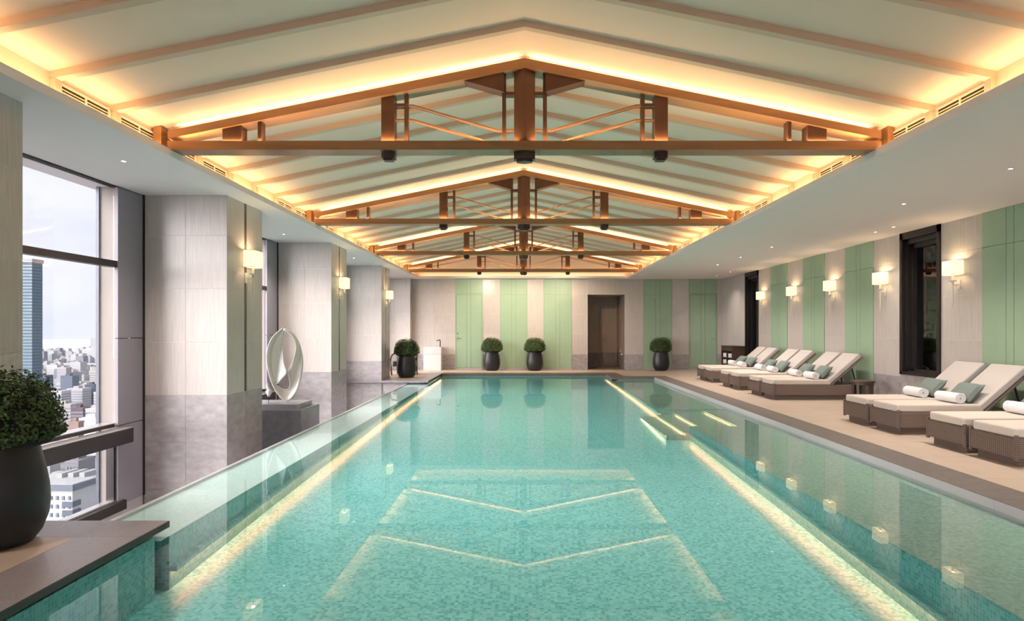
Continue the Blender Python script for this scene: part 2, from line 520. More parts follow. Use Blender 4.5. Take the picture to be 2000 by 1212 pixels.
# --- shower recess behind the doorway
y2 = 22.4
rec = MB()
rec.box(DOORX[0] - 0.1, DOORX[1] + 0.1, y2 + 0.02, y2 + 0.15, 0, DOORZ).box(DOORX[0] - 0.1, DOORX[0] - 0.02, YB + 0.25, y2 + 0.02, 0, DOORZ)
rec.box(DOORX[1] + 0.02, DOORX[1] + 0.1, YB + 0.25, y2 + 0.02, 0, DOORZ).box(DOORX[0] - 0.1, DOORX[1] + 0.1, YB + 0.25, y2 + 0.15, DOORZ, DOORZ + 0.1)
wall_recess = struct(rec.build('wall_recess', 'dark_grout'))
UR = [(0.52, 1.19), (1.19, 1.87), (1.87, DOORZ)]
stone_rows(wall_recess, 'y', y2, DOORX[0], DOORX[1], UR, 'recess')
stone_rows(wall_recess, 'y', y2, DOORX[0], DOORX[1], DADO, 'recess_dado')
stone_rows(wall_recess, 'x', DOORX[1], YB + 0.02, y2, UR, 'recess')
stone_rows(wall_recess, 'x', DOORX[1], YB + 0.02, y2, DADO, 'recess_dado')
stone_rows(wall_recess, 'x', DOORX[0], YB + 0.02, y2, UR, 'recess', sgn=-1)
struct(bx('floor_recess', 'recess_dado', DOORX[0] - 0.1, DOORX[1] + 0.1, YB, y2 + 0.02, -0.06, 0.0))
sh = tag(empty('shower_valve', (DOORX[1], 21.2, 0.45)), 'chrome shower valve with lever low on the dark doorway recess wall', 'tap')
p = MB().lathe([(0, 0), (0.05, 0), (0.05, 0.015), (0.02, 0.02), (0.02, 0.09), (0, 0.09)], n=16)
p.v = [(-q[2], q[0], q[1] + 0.12) for q in p.v]; p.build('valve_body', 'chrome', sh, smooth=True)
MB().tube([(-0.07, 0, 0.12), (-0.075, 0, 0.21)], 0.008).build('lever', 'chrome', sh, smooth=True)
MB().tube([(-0.04, -0.09, 0.05), (-0.1, -0.09, 0.05), (-0.14, -0.09, 0.02)], 0.014).build('spout', 'chrome', sh, smooth=True)
MB().lathe([(0, 0), (0.03, 0), (0.03, 0.04), (0, 0.04)], n=14).build('spout_flange', 'chrome', sh, loc=(-0.02, -0.09, 0.03), smooth=True)

# --- right wall with sage panels, stone piers and two dark interior windows
WIN_R = [(9.875, 10.92), (17.53, 18.54)]
GREEN_R = [(7.94, 8.99), (11.77, 12.82), (13.68, 14.74), (15.61, 16.64), (4.10, 5.15), (6.02, 7.07)]
wr = MB(); prev = YF
for a0, a1 in WIN_R:
    wr.box(XR + 0.003, XR + 0.2, prev, a0, -1.3, CEIL); wr.box(XR + 0.003, XR + 0.2, a0, a1, -1.3, 0.56); prev = a1
wr.box(XR + 0.003, XR + 0.2, prev, YB + 0.2, -1.3, CEIL)
wall_right = struct(wr.build('wall_right', 'grout'))
for a0, a1 in [(2.0, 4.10), (5.15, 6.02), (7.07, 7.94), (8.99, 9.875), (10.92, 11.77), (12.82, 13.68), (14.74, 15.61), (16.64, 17.53), (18.54, YB)]:
    stone_rows(wall_right, 'x', XR, a0, a1, UPPER)
    stone_rows(wall_right, 'x', XR, a0, a1, DADO, 'grey_stone')
stone_rows(wall_right, 'x', XR, YF, 2.0, [(0.52, CEIL)], wtile=3.0)
stone_rows(wall_right, 'x', XR, YF, 2.0, DADO, 'grey_stone', wtile=3.0)
for a0, a1 in WIN_R:
    stone_rows(wall_right, 'x', XR, a0, a1, [(0.0, 0.555)], 'grey_stone')
for a0, a1 in GREEN_R:
    bx('panel_backing', 'green_gap', XR - 0.002, XR + 0.003, a0, a1, 0, CEIL, wall_right)
    green_panel(wall_right, 'x', XR - 0.012, a0 + 0.006, a1 - 0.006, ztop=2.54)
    bx('panel_plinth', 'dark_grout', XR - 0.008, XR - 0.002, a0, a1, 0, 0.06, wall_right)
for i, (a0, a1) in enumerate(WIN_R):
    w = struct(empty('window_%d' % (i + 1), (XR, (a0 + a1) / 2, 0.56)))
    hw = (a1 - a0) / 2; ht = CEIL - 0.56
    for k, (x0, x1, ins, th) in enumerate(((-0.03, 0.06, 0.0, 0.07), (0.03, 0.13, 0.07, 0.06), (0.10, 0.22, 0.13, 0.06))):
        f = MB()
        f.box(x0, x1, -hw + ins, -hw + ins + th, 0, ht).box(x0, x1, hw - ins - th, hw - ins, 0, ht)
        f.box(x0, x1, -hw + ins, hw - ins, ht - ins * 1.3 - th - 0.05, ht - ins * 1.3)
        f.box(x0, x1, -hw + ins, hw - ins, ins * 0.45, ins * 0.45 + th * 0.7)
        f.build('frame_step', 'frame', w)
    bx('pane', 'dark_glass', 0.16, 0.168, -hw + 0.17, hw - 0.17, 0.09, ht - 0.2, w)
    bx('glazing_bar', 'frame', 0.14, 0.19, -hw + 0.29, -hw + 0.315, 0.09, ht - 0.2, w)
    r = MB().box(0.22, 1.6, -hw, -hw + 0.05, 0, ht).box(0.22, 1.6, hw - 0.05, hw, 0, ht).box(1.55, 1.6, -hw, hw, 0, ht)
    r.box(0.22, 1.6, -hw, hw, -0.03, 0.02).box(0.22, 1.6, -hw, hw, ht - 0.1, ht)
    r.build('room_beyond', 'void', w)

# --- wall behind the camera: a glazed end wall
we = MB().box(-5.2, -4.6, YF - 0.2, YF, -1.3, 3.05).box(6.2, 7.0, YF - 0.2, YF, -1.3, 3.05).box(-5.2, 7.0, YF - 0.2, YF, 2.85, 4.3)
we.box(-5.2, 7.0, YF - 0.2, YF, -1.3, 0.05)
struct(we.build('wall_front', 'stone'))
for i in range(4):
    a0 = -4.6 + i * 2.7; a1 = a0 + 2.7
    w = struct(empty('window_%d' % (i + 10), ((a0 + a1) / 2, YF - 0.1, 0.05)))
    f = MB().box(-1.35, -1.29, -0.05, 0.05, 0, 2.8).box(1.29, 1.35, -0.05, 0.05, 0, 2.8).box(-1.35, 1.35, -0.05, 0.05, 0, 0.06).box(-1.35, 1.35, -0.05, 0.05, 2.74, 2.8)
    f.build('window_frame', 'mullion', w)
    bx('pane', 'glass', -1.29, 1.29, -0.004, 0.004, 0.06, 2.74, w)

# ================================================================== ceiling
cl = MB().box(-5.2, -LIP, YF, YB + 0.2, CEIL, CEIL + 0.022).box(-LIP - 0.04, -LIP, YF, 20.3, CEIL + 0.022, LIPTOP)
struct(cl.build('ceiling_left', 'white')).location = (0, 0, 0)
cr_ = MB().box(LIP, 7.0, YF, YB + 0.2, CEIL, CEIL + 0.022).box(LIP, LIP + 0.04, YF, 20.3, CEIL + 0.022, LIPTOP)
struct(cr_.build('ceiling_right', 'white'))
ce = MB().box(-LIP, LIP, 20.26, YB + 0.2, CEIL, CEIL + 0.022).box(-LIP, LIP, 20.26, 20.3, CEIL + 0.022, LIPTOP)
struct(ce.build('ceiling_back', 'white'))
cv = MB()
cv.prism([(-XW, ZC), (RX, RIDGE), (XW, ZC), (XW, ZC + 0.12), (RX, RIDGE + 0.12), (-XW, ZC + 0.12)], 'y', YF, 20.6)
vault = struct(cv.build('ceiling_vault', 'cream'))
struct(bx('wall_upper_left', 'cream', -XW - 0.12, -XW, YF, 20.6, CEIL + 0.022, ZC + 0.12))
struct(bx('wall_upper_right', 'cream', XW, XW + 0.12, YF, 20.6, CEIL + 0.022, ZC + 0.12))
gb = MB().prism([(-XW - 0.1, CEIL + 0.02), (XW + 0.1, CEIL + 0.02), (XW + 0.1, ZC), (RX, RIDGE + 0.05), (-XW - 0.1, ZC)], 'y', 20.45, 20.6)
struct(gb.build('wall_gable', 'cream'))
# outer roof shell keeps daylight out
struct(MB().prism([(-5.2, CEIL + 0.3), (-5.2, CEIL + 0.35), (RX, 4.5), (7.0, CEIL + 0.35), (7.0, CEIL + 0.3), (RX, 4.4)], 'y', YF - 0.2, YB + 0.3).build('roof', 'white'))

# ribs: a flat batten down each slope and a pilaster down each upper wall
rm = MB()
h, wv, pr = 0.058, 0.068, 0.047
rm.prism([(-XW, ZC), (RX, RIDGE), (XW, ZC), (XW, ZC - h), (RX, RIDGE - h), (-XW, ZC - h)], 'y', -wv / 2, wv / 2)
rm.box(-XW, -XW + pr, -wv / 2, wv / 2, CEIL + 0.03, ZC - h + 0.01).box(XW - pr, XW, -wv / 2, wv / 2, CEIL + 0.03, ZC - h + 0.01)
rib_mesh = rm.mesh('rib', 'rib')
PITCH = 4.22 / 6
for k in range(-5, 21):
    y = 6.12 + PITCH * k
    if y > 20.4: break
    o = bpy.data.objects.new('rib', rib_mesh); o.location = (0, y, 0); link(o, vault)

# slot diffusers in the two bays either side of each truss
vf = MB()
L = PITCH - wv - 0.06
vf.box(0, 0.012, -L / 2, L / 2, 0.088, 0.105).box(0, 0.012, -L / 2, -L / 2 + 0.018, 0, 0.088).box(0, 0.012, L / 2 - 0.018, L / 2, 0, 0.088).box(0, 0.012, -L / 2, L / 2, 0, 0.012)
vf.box(0, 0.012, -0.008, 0.008, 0, 0.088)
vframe = vf.mesh('vent_frame', 'cream')
vback = MB().box(0.001, 0.003, -L / 2, L / 2, 0.0, 0.10).mesh('vent_void', 'gasket')
vslat = MB().box(0.002, 0.012, -L / 2, L / 2, 0, 0.007).mesh('vent_slat', 'rib')
for side in (-1, 1):
    par = bpy.data.objects['wall_upper_left' if side < 0 else 'wall_upper_right']
    for ty in TY:
        for q in (-1.5, -0.5, 0.5, 1.5):
            y = ty + 0.1 + q * PITCH
            if y > 20.2: continue
            # vents are parts of the upper wall
            v = bpy.data.objects.new('air_vent', vframe); link(v, par)
            v.parent = par
            v.location = (side * XW - par.location.x, y - par.location.y, 3.165 - par.location.z)
            if side > 0: v.rotation_euler = (0, 0, math.pi)
            o = bpy.data.objects.new('vent_void', vback); link(o, v)
            for zz in (0.034, 0.058):
                o = bpy.data.objects.new('vent_slat', vslat); link(o, v); o.location = (0, 0, zz)

# ================================================================== roof trusses
def build_truss():
    t = empty('roof_truss', (RX, TY[0], 0))
    D = 0.208
    zb, zt = 3.110, 3.198
    sl = 0.204; ztop = 4.009; zbot = 3.920; ex = 3.497
    MB().box(-3.50, 3.50, 0, D, zb, zt).build('bottom_chord', 'bronze', t)
    for s in (-1, 1):
        MB().prism([(0, zbot), (0, ztop), (s * ex, ztop - sl * ex), (s * ex, zbot - sl * ex + 0.012)], 'y', 0, D).build('rafter', 'bronze', t)
        MB().box(min(s * 3.53, s * 3.61), max(s * 3.53, s * 3.61), -0.05, 0.12, 3.08, 3.325).build('end_post', 'bronze', t)
    # hexagonal king post with a pointed front, its cap below the chord
    def hexa(w, d, c): return [(0, c - d), (w, c - d * 0.45), (w, c + d * 0.45), (0, c + d), (-w, c + d * 0.45), (-w, c - d * 0.45)]
    k = MB().prism(hexa(0.104, 0.085, D / 2), 'z', zt, 3.925); k.build('king_post', 'bronze_dark', t)
    k = MB().prism(hexa(0.104, 0.085, D / 2), 'z', 3.035, zb - 0.0)
    k.prism(hexa(0.078, 0.06, D / 2), 'z', 3.012, 3.035); k.build('post_cap', 'cap', t)
    rb = lambda x: zbot - sl * abs(x)
    for s in (-1, 1):
        qx = s * 1.350; w = 0.065
        MB().prism([(qx - w, zt), (qx + w, zt), (qx + w, rb(qx + w) + 0.01), (qx - w, rb(qx - w) + 0.01)], 'y', 0.045, D - 0.045).build('queen_post', 'bronze_dark', t)
        c = MB().prism([(qx - w, D / 2 - 0.045), (qx - w * .5, D / 2 - 0.075), (qx + w * .5, D / 2 - 0.075), (qx + w, D / 2 - 0.045), (qx + w, D / 2 + 0.045), (qx - w, D / 2 + 0.045)], 'z', 3.045, zb)
        c.box(qx - w * .7, qx + w * .7, D / 2 - 0.05, D / 2 + 0.03, 3.022, 3.045); c.build('post_cap', 'cap', t)
        for px in (s * 0.2025, s * 1.173):
            MB().prism([(px - 0.019, zt), (px + 0.019, zt), (px + 0.019, rb(px) + 0.01), (px - 0.019, rb(px) + 0.01)], 'y', 0.07, 0.125).build('slender_post', 'bronze_dark', t)
        MB().prism([(s * 0.60, rb(0.60) + 0.003), (s * 0.203, rb(0.203) + 0.004), (s * 0.203, 3.690)], 'y', 0.03, D - 0.03).build('gusset', 'bronze_dark', t)
        a, b = sorted((s * 0.09, s * 0.19)); MB().box(a, b, 0.06, 0.14, 3.668, 3.700).build('tie_bar', 'bronze_dark', t)
        a, b = sorted((s * 1.17, s * 1.30)); MB().box(a, b, 0.06, 0.14, 3.556, 3.586).build('tie_bar', 'bronze_dark', t)
        a, b = sorted((s * 1.19, s * 1.29)); MB().box(a, b, 0.06, 0.14, zt, zt + 0.036).build('foot_block', 'bronze_dark', t)
        for (z1, pts) in ((0, [(1.30, 3.573), (1.106, 3.573), (0.268, 3.328), (0.09, 3.328)]), (1, [(1.30, 3.430), (1.106, 3.430), (0.325, 3.200)])):
            r = MB()
            for (p0, p1) in zip(pts[:-1], pts[1:]):
                r.prism([(s * p0[0], p0[1] + 0.008), (s * p1[0], p1[1] + 0.008), (s * p1[0], p1[1] - 0.008), (s * p0[0], p0[1] - 0.008)], 'y', 0.075, 0.14)
            r.build('brace_rod', 'bronze', t)
        a, b = sorted((s * 2.79, s * 2.975))
        MB().prism([(a, zt), (b, zt), (b, rb(b) + 0.01), (a, rb(a) + 0.01)], 'y', 0.03, 0.16).build('strut_block', 'bronze_dark', t)
        a, b = sorted((s * 2.592, s * 2.628))
        MB().prism([(a, zt), (b, zt), (b, rb(b) + 0.01), (a, rb(a) + 0.01)], 'y', 0.03, 0.125).build('slender_strut', 'bronze_dark', t)
    return t
truss = build_truss()
TL = ['copper-brown roof truss spanning over the pool, first and largest of the row', 'second copper-brown roof truss in the row from the camera',
      'third copper-brown roof truss in the row, small in the picture', 'last and smallest copper-brown roof truss, just before the back wall']
for k, y in enumerate(TY):
    t = truss if k == 0 else copy_tree(truss, None, (RX, y, 0))
    tag(t, TL[k], 'roof truss', 'roof trusses above the pool')
sl = 0.204; ang = math.atan(sl)
for k, y in enumerate(TY):
    for s in (-1, 1):
        Lr = 3.35 / math.cos(ang)
        # strip lights on the rafters wash the ceiling, strips on the chord wash the posts
        x = RX + s * 1.72; z = 4.009 - sl * 1.72 + 0.012
        area('rafter_strip_light', (x, y + 0.055, z - 0.006), Lr, 0.03, (math.pi + R(20), s * ang, 0), E_RAFTER * 1.15 * Lr, WARM2)
        area('rafter_strip_light', (x, y + 0.19, z), Lr, 0.03, (math.pi, s * ang, 0), E_RAFTER * 0.6 * Lr, WARM2)
        area('chord_strip_light', (RX + s * 1.72, y + 0.03, 3.206), 3.3, 0.02, (math.pi, 0, 0), E_CHORD * 3.3, WARM)

    for x in (-1.35, 0.0, 1.35):  # spots added below the post caps to brighten the pool
        l = bpy.data.lights.new('truss_fill_spot', 'SPOT'); l.energy = E_FILL; l.color = (1.0, 0.93, 0.88); l.spot_size = R(120); l.spot_blend = 0.8; l.shadow_soft_size = 0.04
        o = bpy.data.objects.new('truss_fill_spot', l); o.location = (RX + x, y + 0.10, 3.005); link(o)
        if k == 3: o.rotation_euler = (R(48), 0, 0); l.energy = E_FILL * 2.2; l.color = (1.0, 0.80, 0.60)  # last row turned and warmed to brighten the back wall

# cove strips in the slots between lip and upper wall
for s in (-1, 1):
    st = MB().box(s * 3.53 - 0.012, s * 3.53 + 0.012, 0.5, 20.2, CEIL + 0.024, CEIL + 0.034).build('cove_light_strip', 'strip', None)
    tag(st, 'warm light strip in the ceiling slot %s' % ('on the window side' if s < 0 else 'above the loungers'), 'light strip', 'cove light strips')
    for i in range(5):
        area('cove_light', (s * 3.53, 2.2 + 4.0 * i, CEIL + 0.05), 0.07, 4.0, (math.pi, -s * R(20), 0), E_COVE * 4.0, WARM)
st = MB().box(-3.4, 3.4, 20.36, 20.39, CEIL + 0.024, CEIL + 0.034).build('cove_light_strip', 'strip', None)
tag(st, 'warm light strip in the short ceiling slot at the back wall', 'light strip', 'cove light strips')
area('cove_light', (0, 20.37, CEIL + 0.05), 6.8, 0.05, (math.pi, 0, 0), E_COVE * 2.5, WARM2)

# ================================================================== columns on the window side
COLX = (-4.80, -3.749)
CY = [(3.55, 4.605), (7.78, 8.83), (12.02, 13.06), (16.28, 17.3), (20.43, YB + 0.02)]
ROWC = [-1.25, -0.67, -0.075, 0.52] + ROWS[1:]
for i, (y0, y1) in enumerate(CY):
    c = struct(empty('column', (COLX[1] - 0.5, (y0 + y1) / 2, 0)))
    c['label'] = ['stone column at the edge of the picture beside the near planter', 'stone column next to the sculpture, with a lit sconce',
                  'second stone column with sconce, behind the sculpture', 'third stone column, beside the far planter', 'stone pier against the back wall'][i]
    ox, oy = c.location.x, c.location.y
    x0, x1 = COLX[0] - ox, COLX[1] - ox; a0, a1 = y0 - oy, y1 - oy
    MB().box(x0 + 0.003, x1 - 0.003, a0 + 0.003, a1 - 0.003, 0.52, CEIL).build('core', 'grout', c)
    MB().box(x0 + 0.003, x1 - 0.003, a0 + 0.003, a1 - 0.003, -1.25, 0.52).build('core', 'dark_grout', c)
    if y1 < 20: MB().box(x1 - 0.006, x1 - 0.0025, -0.035, 0.035, 0.52, CEIL).build('dark_slot', 'slot', c)
    for z0, z1 in zip(ROWC[:-1], ROWC[1:]):
        mt = 'grey_stone' if z1 < 0.6 else 'stone'
        w = (x1 - x0) / 2
        for q in range(2):
            piece('stone_tile', mt, x0 + (q + 0.5) * w, a0 + 0.01, (z0 + z1) / 2, w - G, 0.02, z1 - z0 - G, c)
            if y1 < 20: piece('stone_tile', mt, x0 + (q + 0.5) * w, a1 - 0.01, (z0 + z1) / 2, w - G, 0.02, z1 - z0 - G, c)
        if y1 < 20:
            hwid = (a1 - a0) / 2 - (0.04 if z1 > 0.6 else 0.0)
            for s in (-1, 1):
                piece('stone_tile', mt, x1 - 0.01, s * ((a1 - a0) / 2 - hwid / 2), (z0 + z1) / 2, 0.02, hwid - G, z1 - z0 - G, c)
        else:
            piece('stone_tile', mt, x1 - 0.01, 0, (z0 + z1) / 2, 0.02, a1 - a0 - G, z1 - z0 - G, c)

# ================================================================== facade windows between the columns
WX = -4.85
bays = [(4.605, 7.78), (8.83, 12.02), (13.06, 16.28), (17.3, 20.43)]
wl = MB()
wl.box(-5.1, -4.82, YF, 3.6, -1.3, 3.06)
struct(wl.build('wall_left', 'stone'))
struct(bx('wall_left_base', 'gutter', -5.0, -4.82, 3.6, YB, -1.3, -0.74))
for i, (y0, y1) in enumerate(bays):
    w = struct(empty('window_%d' % (i + 3), (WX, (y0 + y1) / 2, -0.74)))
    oy, oz = (y0 + y1) / 2, -0.74
    p0, p1 = y0 - oy, y1 - oy
    pw = 0.50                                            # metal panels next to the columns
    def b(nm, mt, xa, xb, ya, yb, za, zb): return bx(nm, mt, xa - WX, xb - WX, ya, yb, za - oz, zb - oz, w)
    for (ya, yb) in ((p0 + 0.01, p0 + 0.18), (p1 - pw, p1 - 0.025)):
        for (za, zb) in ((-0.74, 0.205), (0.213, 1.24), (1.248, CEIL - 0.012)):
            b('metal_panel', 'mullion', -4.835, -4.80, ya, yb, za, zb)
    b('gasket', 'gasket', -4.96, -4.785, p1 - 0.028, p1 - 0.001, -0.74, CEIL)
    b('head_gasket', 'gasket', -4.90, -4.81, p0 + 0.2, p1 - 0.03, CEIL - 0.012, CEIL)
    g0, g1 = p0 + 0.18, p1 - pw
    b('transom', 'rail', -4.90, -4.805, g0, g1, 2.085, 2.160)
    b('sill_rail', 'rail', -5.00, -4.84, g0, g1, 0.195, 0.235)
    b('sill_capping', 'rail_top', -5.00, -4.838, g0, g1, 0.235, 0.243)
    b('guard_rail', 'rail', -4.84, -4.69, g0, g1 + 0.12, 0.0, 0.172)
    b('rail_capping', 'rail_top', -4.842, -4.688, g0, g1 + 0.12, 0.172, 0.180)
    b('bottom_rail', 'rail', -4.93, -4.76, g0, g1 + 0.1, -0.80, -0.69)
    b('bottom_capping', 'rail_top', -4.93, -4.83, g0, g1, -0.69, -0.672)
    b('lower_stile', 'rail', -4.92, -4.83, g1 - 0.03, g1, -0.672, 0.0)
    b('pane', 'glass', WX - 0.006, WX + 0.006, g0, g1, 2.16, CEIL - 0.012)
    b('pane', 'glass', WX - 0.006, WX + 0.006, g0, g1, 0.243, 2.085)
    b('pane', 'glass', WX - 0.006, WX + 0.006, g0, g1, -0.672, 0.195)
    b('facade_fin', 'fin', -5.04, -4.86, g1 + 0.04, g1 + 0.12, -3.0, 4.0)
    b('fin_nosing', 'fin_edge', -5.075, -5.04, g1 + 0.02, g1 + 0.12, -3.0, 4.0)
    b('panel_back', 'fin', -5.04, -4.99, g1 + 0.12, p1, -3.0, 4.0)

# ================================================================== floors and pool
DT = 0.045
fl = struct(empty('floor', (0, 0, 0)))
def deck_tiles(x0, x1, y0, y1, tw=0.9, th=0.9, mat='deck', nm='floor_tile', top=0.0):
    nx = max(1, round((x1 - x0) / tw)); ny = max(1, round((y1 - y0) / th))
    w = (x1 - x0) / nx; d = (y1 - y0) / ny
    for i in range(nx):
        for j in range(ny):
            piece(nm, mat, x0 + (i + .5) * w, y0 + (j + .5) * d, top - DT / 2, w - 0.003, d - 0.003, DT, fl)
struct(MB().box(-5.2, 7.2, YF, 0.95, -1.3, -DT).box(CO + 0.05, 7.2, 0.95, 21.0, -1.3, -DT).box(-5.2, 7.2, 18.9, 21.0, -1.3, -DT).box(PR + 0.08, CO + 0.05, 17.6, 18.9, -1.3, -DT)
       .box(-5.2, PL - 0.12, 16.32, 18.9, -1.3, -DT).box(-5.2, PL - 0.12, 0.95, 4.22, -1.3, -DT).build('floor_slab', 'grey_stone'))
deck_tiles(4.15, XR, 1.0, 19.3)
deck_tiles(PL, XR, 19.3, YB, th=0.72)
deck_tiles(-4.8, -2.9, 16.6, YB)
deck_tiles(-4.8, -2.9, 1.0, 4.0, tw=0.95, th=1.0)
deck_tiles(-5.0, XR, YF, 1.0, tw=1.3, th=1.25)
# coping
cop = struct(empty('floor_coping', (0, 0, 0)))
def cslab(x0, x1, y0, y1, mat='coping', z1=0.0, z0=-0.075):
    piece('coping_slab', mat, (x0 + x1) / 2, (y0 + y1) / 2, (z0 + z1) / 2, x1 - x0 - 0.002, y1 - y0 - 0.002, z1 - z0, cop)
n = 17
for i in range(n):
    d = (17.5 - 1.0) / n; cslab(CO, 4.15, 1.0 + i * d, 1.0 + (i + 1) * d)
    piece('waterline_sheen', 'weir', CO - 0.003, 1.0 + (i + 0.5) * d, -0.062, 0.006, d - 0.003, 0.116, cop)  # pale strip paints light reflected off the water onto the coping face
cslab(PR, CO, 17.5, 17.9); cslab(CO, 4.15, 17.5, 17.9)
cslab(PR, PR + 0.4, 17.9, 18.8); cslab(PR, PR + 0.4, 18.8, 19.3)
deck_tiles(PR + 0.4, 4.15, 17.9, 19.3, th=0.7)
for i in range(5):
    d = (PR - PL) / 5; cslab(PL + i * d, PL + (i + 1) * d, 18.8, 19.3)
# granite borders of the two planter platforms
for (y0, y1, far) in ((1.0, 4.34, False), (16.2, YB, True)):
    if not far:
        cslab(-4.75, -3.6, 4.0, 4.34, 'granite', 0, -DT); cslab(-3.6, PL, 4.0, 4.34, 'granite', 0, -DT)
        for ya, yb in ((3.08, 4.0), (2.16, 3.08), (1.0, 2.16)): cslab(-2.9, PL, ya, yb, 'granite', 0, -DT)
    else:
        cslab(-4.75, -3.6, 16.2, 16.6, 'granite', 0, -DT); cslab(-3.6, PL, 16.2, 16.6, 'granite', 0, -DT)
        for k in range(3): cslab(-2.9, PL, 16.6 + k * 0.9, 16.6 + (k + 1) * 0.9, 'granite', 0, -DT)
        cslab(-2.9, PL, 19.3, YB, 'deck', 0, -DT)

# the floor rises from the deep near end to the shallow far end
FP = [(0.9, -0.66), (2.5, -0.575), (4.0, -0.505), (6.0, -0.42), (8.9, -0.335), (12.0, -0.255), (15.5, -0.20), (18.95, -0.165)]
def zf(y):
    for (a, za), (b_, zb) in zip(FP[:-1], FP[1:]):
        if y <= b_: return za + (zb - za) * (y - a) / (b_ - a)
    return FP[-1][1]
ZF = -0.80
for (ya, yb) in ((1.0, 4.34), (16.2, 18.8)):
    bx('edge_shade_strip', 'edge_shade', PL, PL + 0.004, ya, yb, -DT, -0.002, cop)  # dark strip over the slab's edge face, standing in for its shade
SY0, SY1 = 9.30, 11.25            # stair recess in the shelf
fm = MB()
fm.prism([(0.9, ZF)] + FP + [(18.95, ZF)], 'x', PL - 0.3, CO + 0.05)
struct(fm.build('pool_floor', 'mosaic'))
ZL = -0.105
pw = MB()
pw.box(PL - 0.15, PL, 4.34, 16.2, ZF, ZL)                       # basin wall under the overflow ledge
pw.box(PL, PR + 0.05, 18.8, 18.95, ZF, -0.075).box(PR, PR + 0.15, 17.5, 18.95, ZF, -0.075)
pw.box(PR, CO, 17.5, 17.65, ZF, -0.075)
pw.box(PL - 0.1, CO, 0.85, 1.0, ZF, -0.075)
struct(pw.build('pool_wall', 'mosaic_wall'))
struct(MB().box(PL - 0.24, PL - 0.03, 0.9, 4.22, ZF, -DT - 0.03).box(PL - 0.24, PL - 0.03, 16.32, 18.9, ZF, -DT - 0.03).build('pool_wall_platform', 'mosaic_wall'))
struct(MB().box(EDGE, PL + 0.01, 4.22, 16.32, ZL, ZL + 0.005).build('pool_ledge', 'mosaic_pale'))
struct(MB().box(EDGE - 0.02, EDGE + 0.06, 4.2, 16.35, -1.2, ZL).box(EDGE - 0.02, EDGE + 0.018, 4.2, 16.35, ZL, ZW + 0.004).build('pool_weir', 'weir'))
struct(bx('floor_gutter', 'gutter', -4.9, EDGE - 0.02, 4.2, 16.35, -1.3, -1.2))
shf = MB()
for ya, yb in ((1.0, SY0), (SY1, 17.5)):
    shf.box(PR - 0.01, CO + 0.02, ya, yb, ZL - 0.01, ZL - 0.005)
struct(shf.build('pool_shelf', 'mosaic_shelf'))
shw = MB()
for ya, yb in ((1.0, SY0), (SY1, 17.5)):
    shw.box(PR, CO, ya, yb, ZF, ZL - 0.01)
shw.box(CO, CO + 0.1, 1.0, 17.6, -1.2, -0.075)
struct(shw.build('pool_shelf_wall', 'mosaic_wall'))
stairs = struct(empty('pool_stairs', (3.0, (SY0 + SY1) / 2, 0)))
STX = [(3.745, 3.29, -0.125), (3.29, 2.76, -0.165), (2.76, 2.44, -0.205), (2.44, 2.14, -0.245)]
hs_ = (SY1 - SY0) / 2
for xa, xb, z in STX:
    bx('pool_step', 'mosaic_shelf', xb - 3.0 + 0.03, xa - 3.0 + 0.03, -hs_, hs_, ZF, z - 0.012, stairs)
    bx('step_nosing', 'mosaic_shelf', xb - 3.0, xa - 3.0, -hs_, hs_, z - 0.012, z, stairs)
    bx('step_light', 'led_step', xb - 3.0 + 0.012, xb - 3.0 + 0.03, -hs_ + 0.03, hs_ - 0.03, z - 0.018, z - 0.012, stairs)
# underwater strips under a nosing at the foot of the basin walls
for i, (x, ya, yb, d) in enumerate(((PL, 4.36, 18.6, 1), (PR, 1.2, SY0 - 0.05, -1), (PR, SY1 + 0.05, 18.6, -1))):
    o = empty('underwater_light_strip', (x, ya, ZW), 0, bpy.data.objects['pool_wall'])
    ys = [ya + (yb - ya) * k / 24 for k in range(25)]
    for nm, mt, xa, xb, za, zb in (('nosing', 'mosaic_wall', 0.0, 0.05, 0.0, 0.012), ('nosing_lip', 'mosaic_wall', 0.042, 0.05, -0.02, 0.0), ('lit_strip', 'led', 0.008, 0.03, -0.007, -0.001)):
        rows = []
        for y in ys:
            k_ = min(1.0, 0.30 + (ZL - zf(y)) / 0.4)
            z0 = zf(y) + 0.15 * k_ - ZW
            rows.append([(d * xa, y - ya, z0 + za), (d * xb, y - ya, z0 + za), (d * xb, y - ya, z0 + zb), (d * xa, y - ya, z0 + zb), (d * xa, y - ya, z0 + za)])
        MB().grid(rows).build(nm, mt, o)
    z0 = zf(ya) + 0.15 * min(1.0, 0.30 + (ZL - zf(ya)) / 0.4) - ZW
    bx('end_cap', 'mosaic_wall', min(0, d * 0.05), max(0, d * 0.05), -0.012, 0.0, z0 - 0.022, z0 + 0.012, o)
# water surface
wm = MB()
z = ZW
wm.v = [(PL - 0.12, 1.0, z), (CO, 1.0, z), (CO, 17.5, z), (PR, 17.5, z), (PR, 18.8, z), (PL - 0.12, 18.8, z), (PL - 0.12, 16.32, z), (EDGE + 0.018, 16.32, z), (EDGE + 0.018, 4.22, z), (PL - 0.12, 4.22, z)]
wm.f = [(0, 1, 2, 3, 6, 9), (3, 4, 5, 6), (9, 6, 7, 8)]
struct(wm.build('water', 'water'))

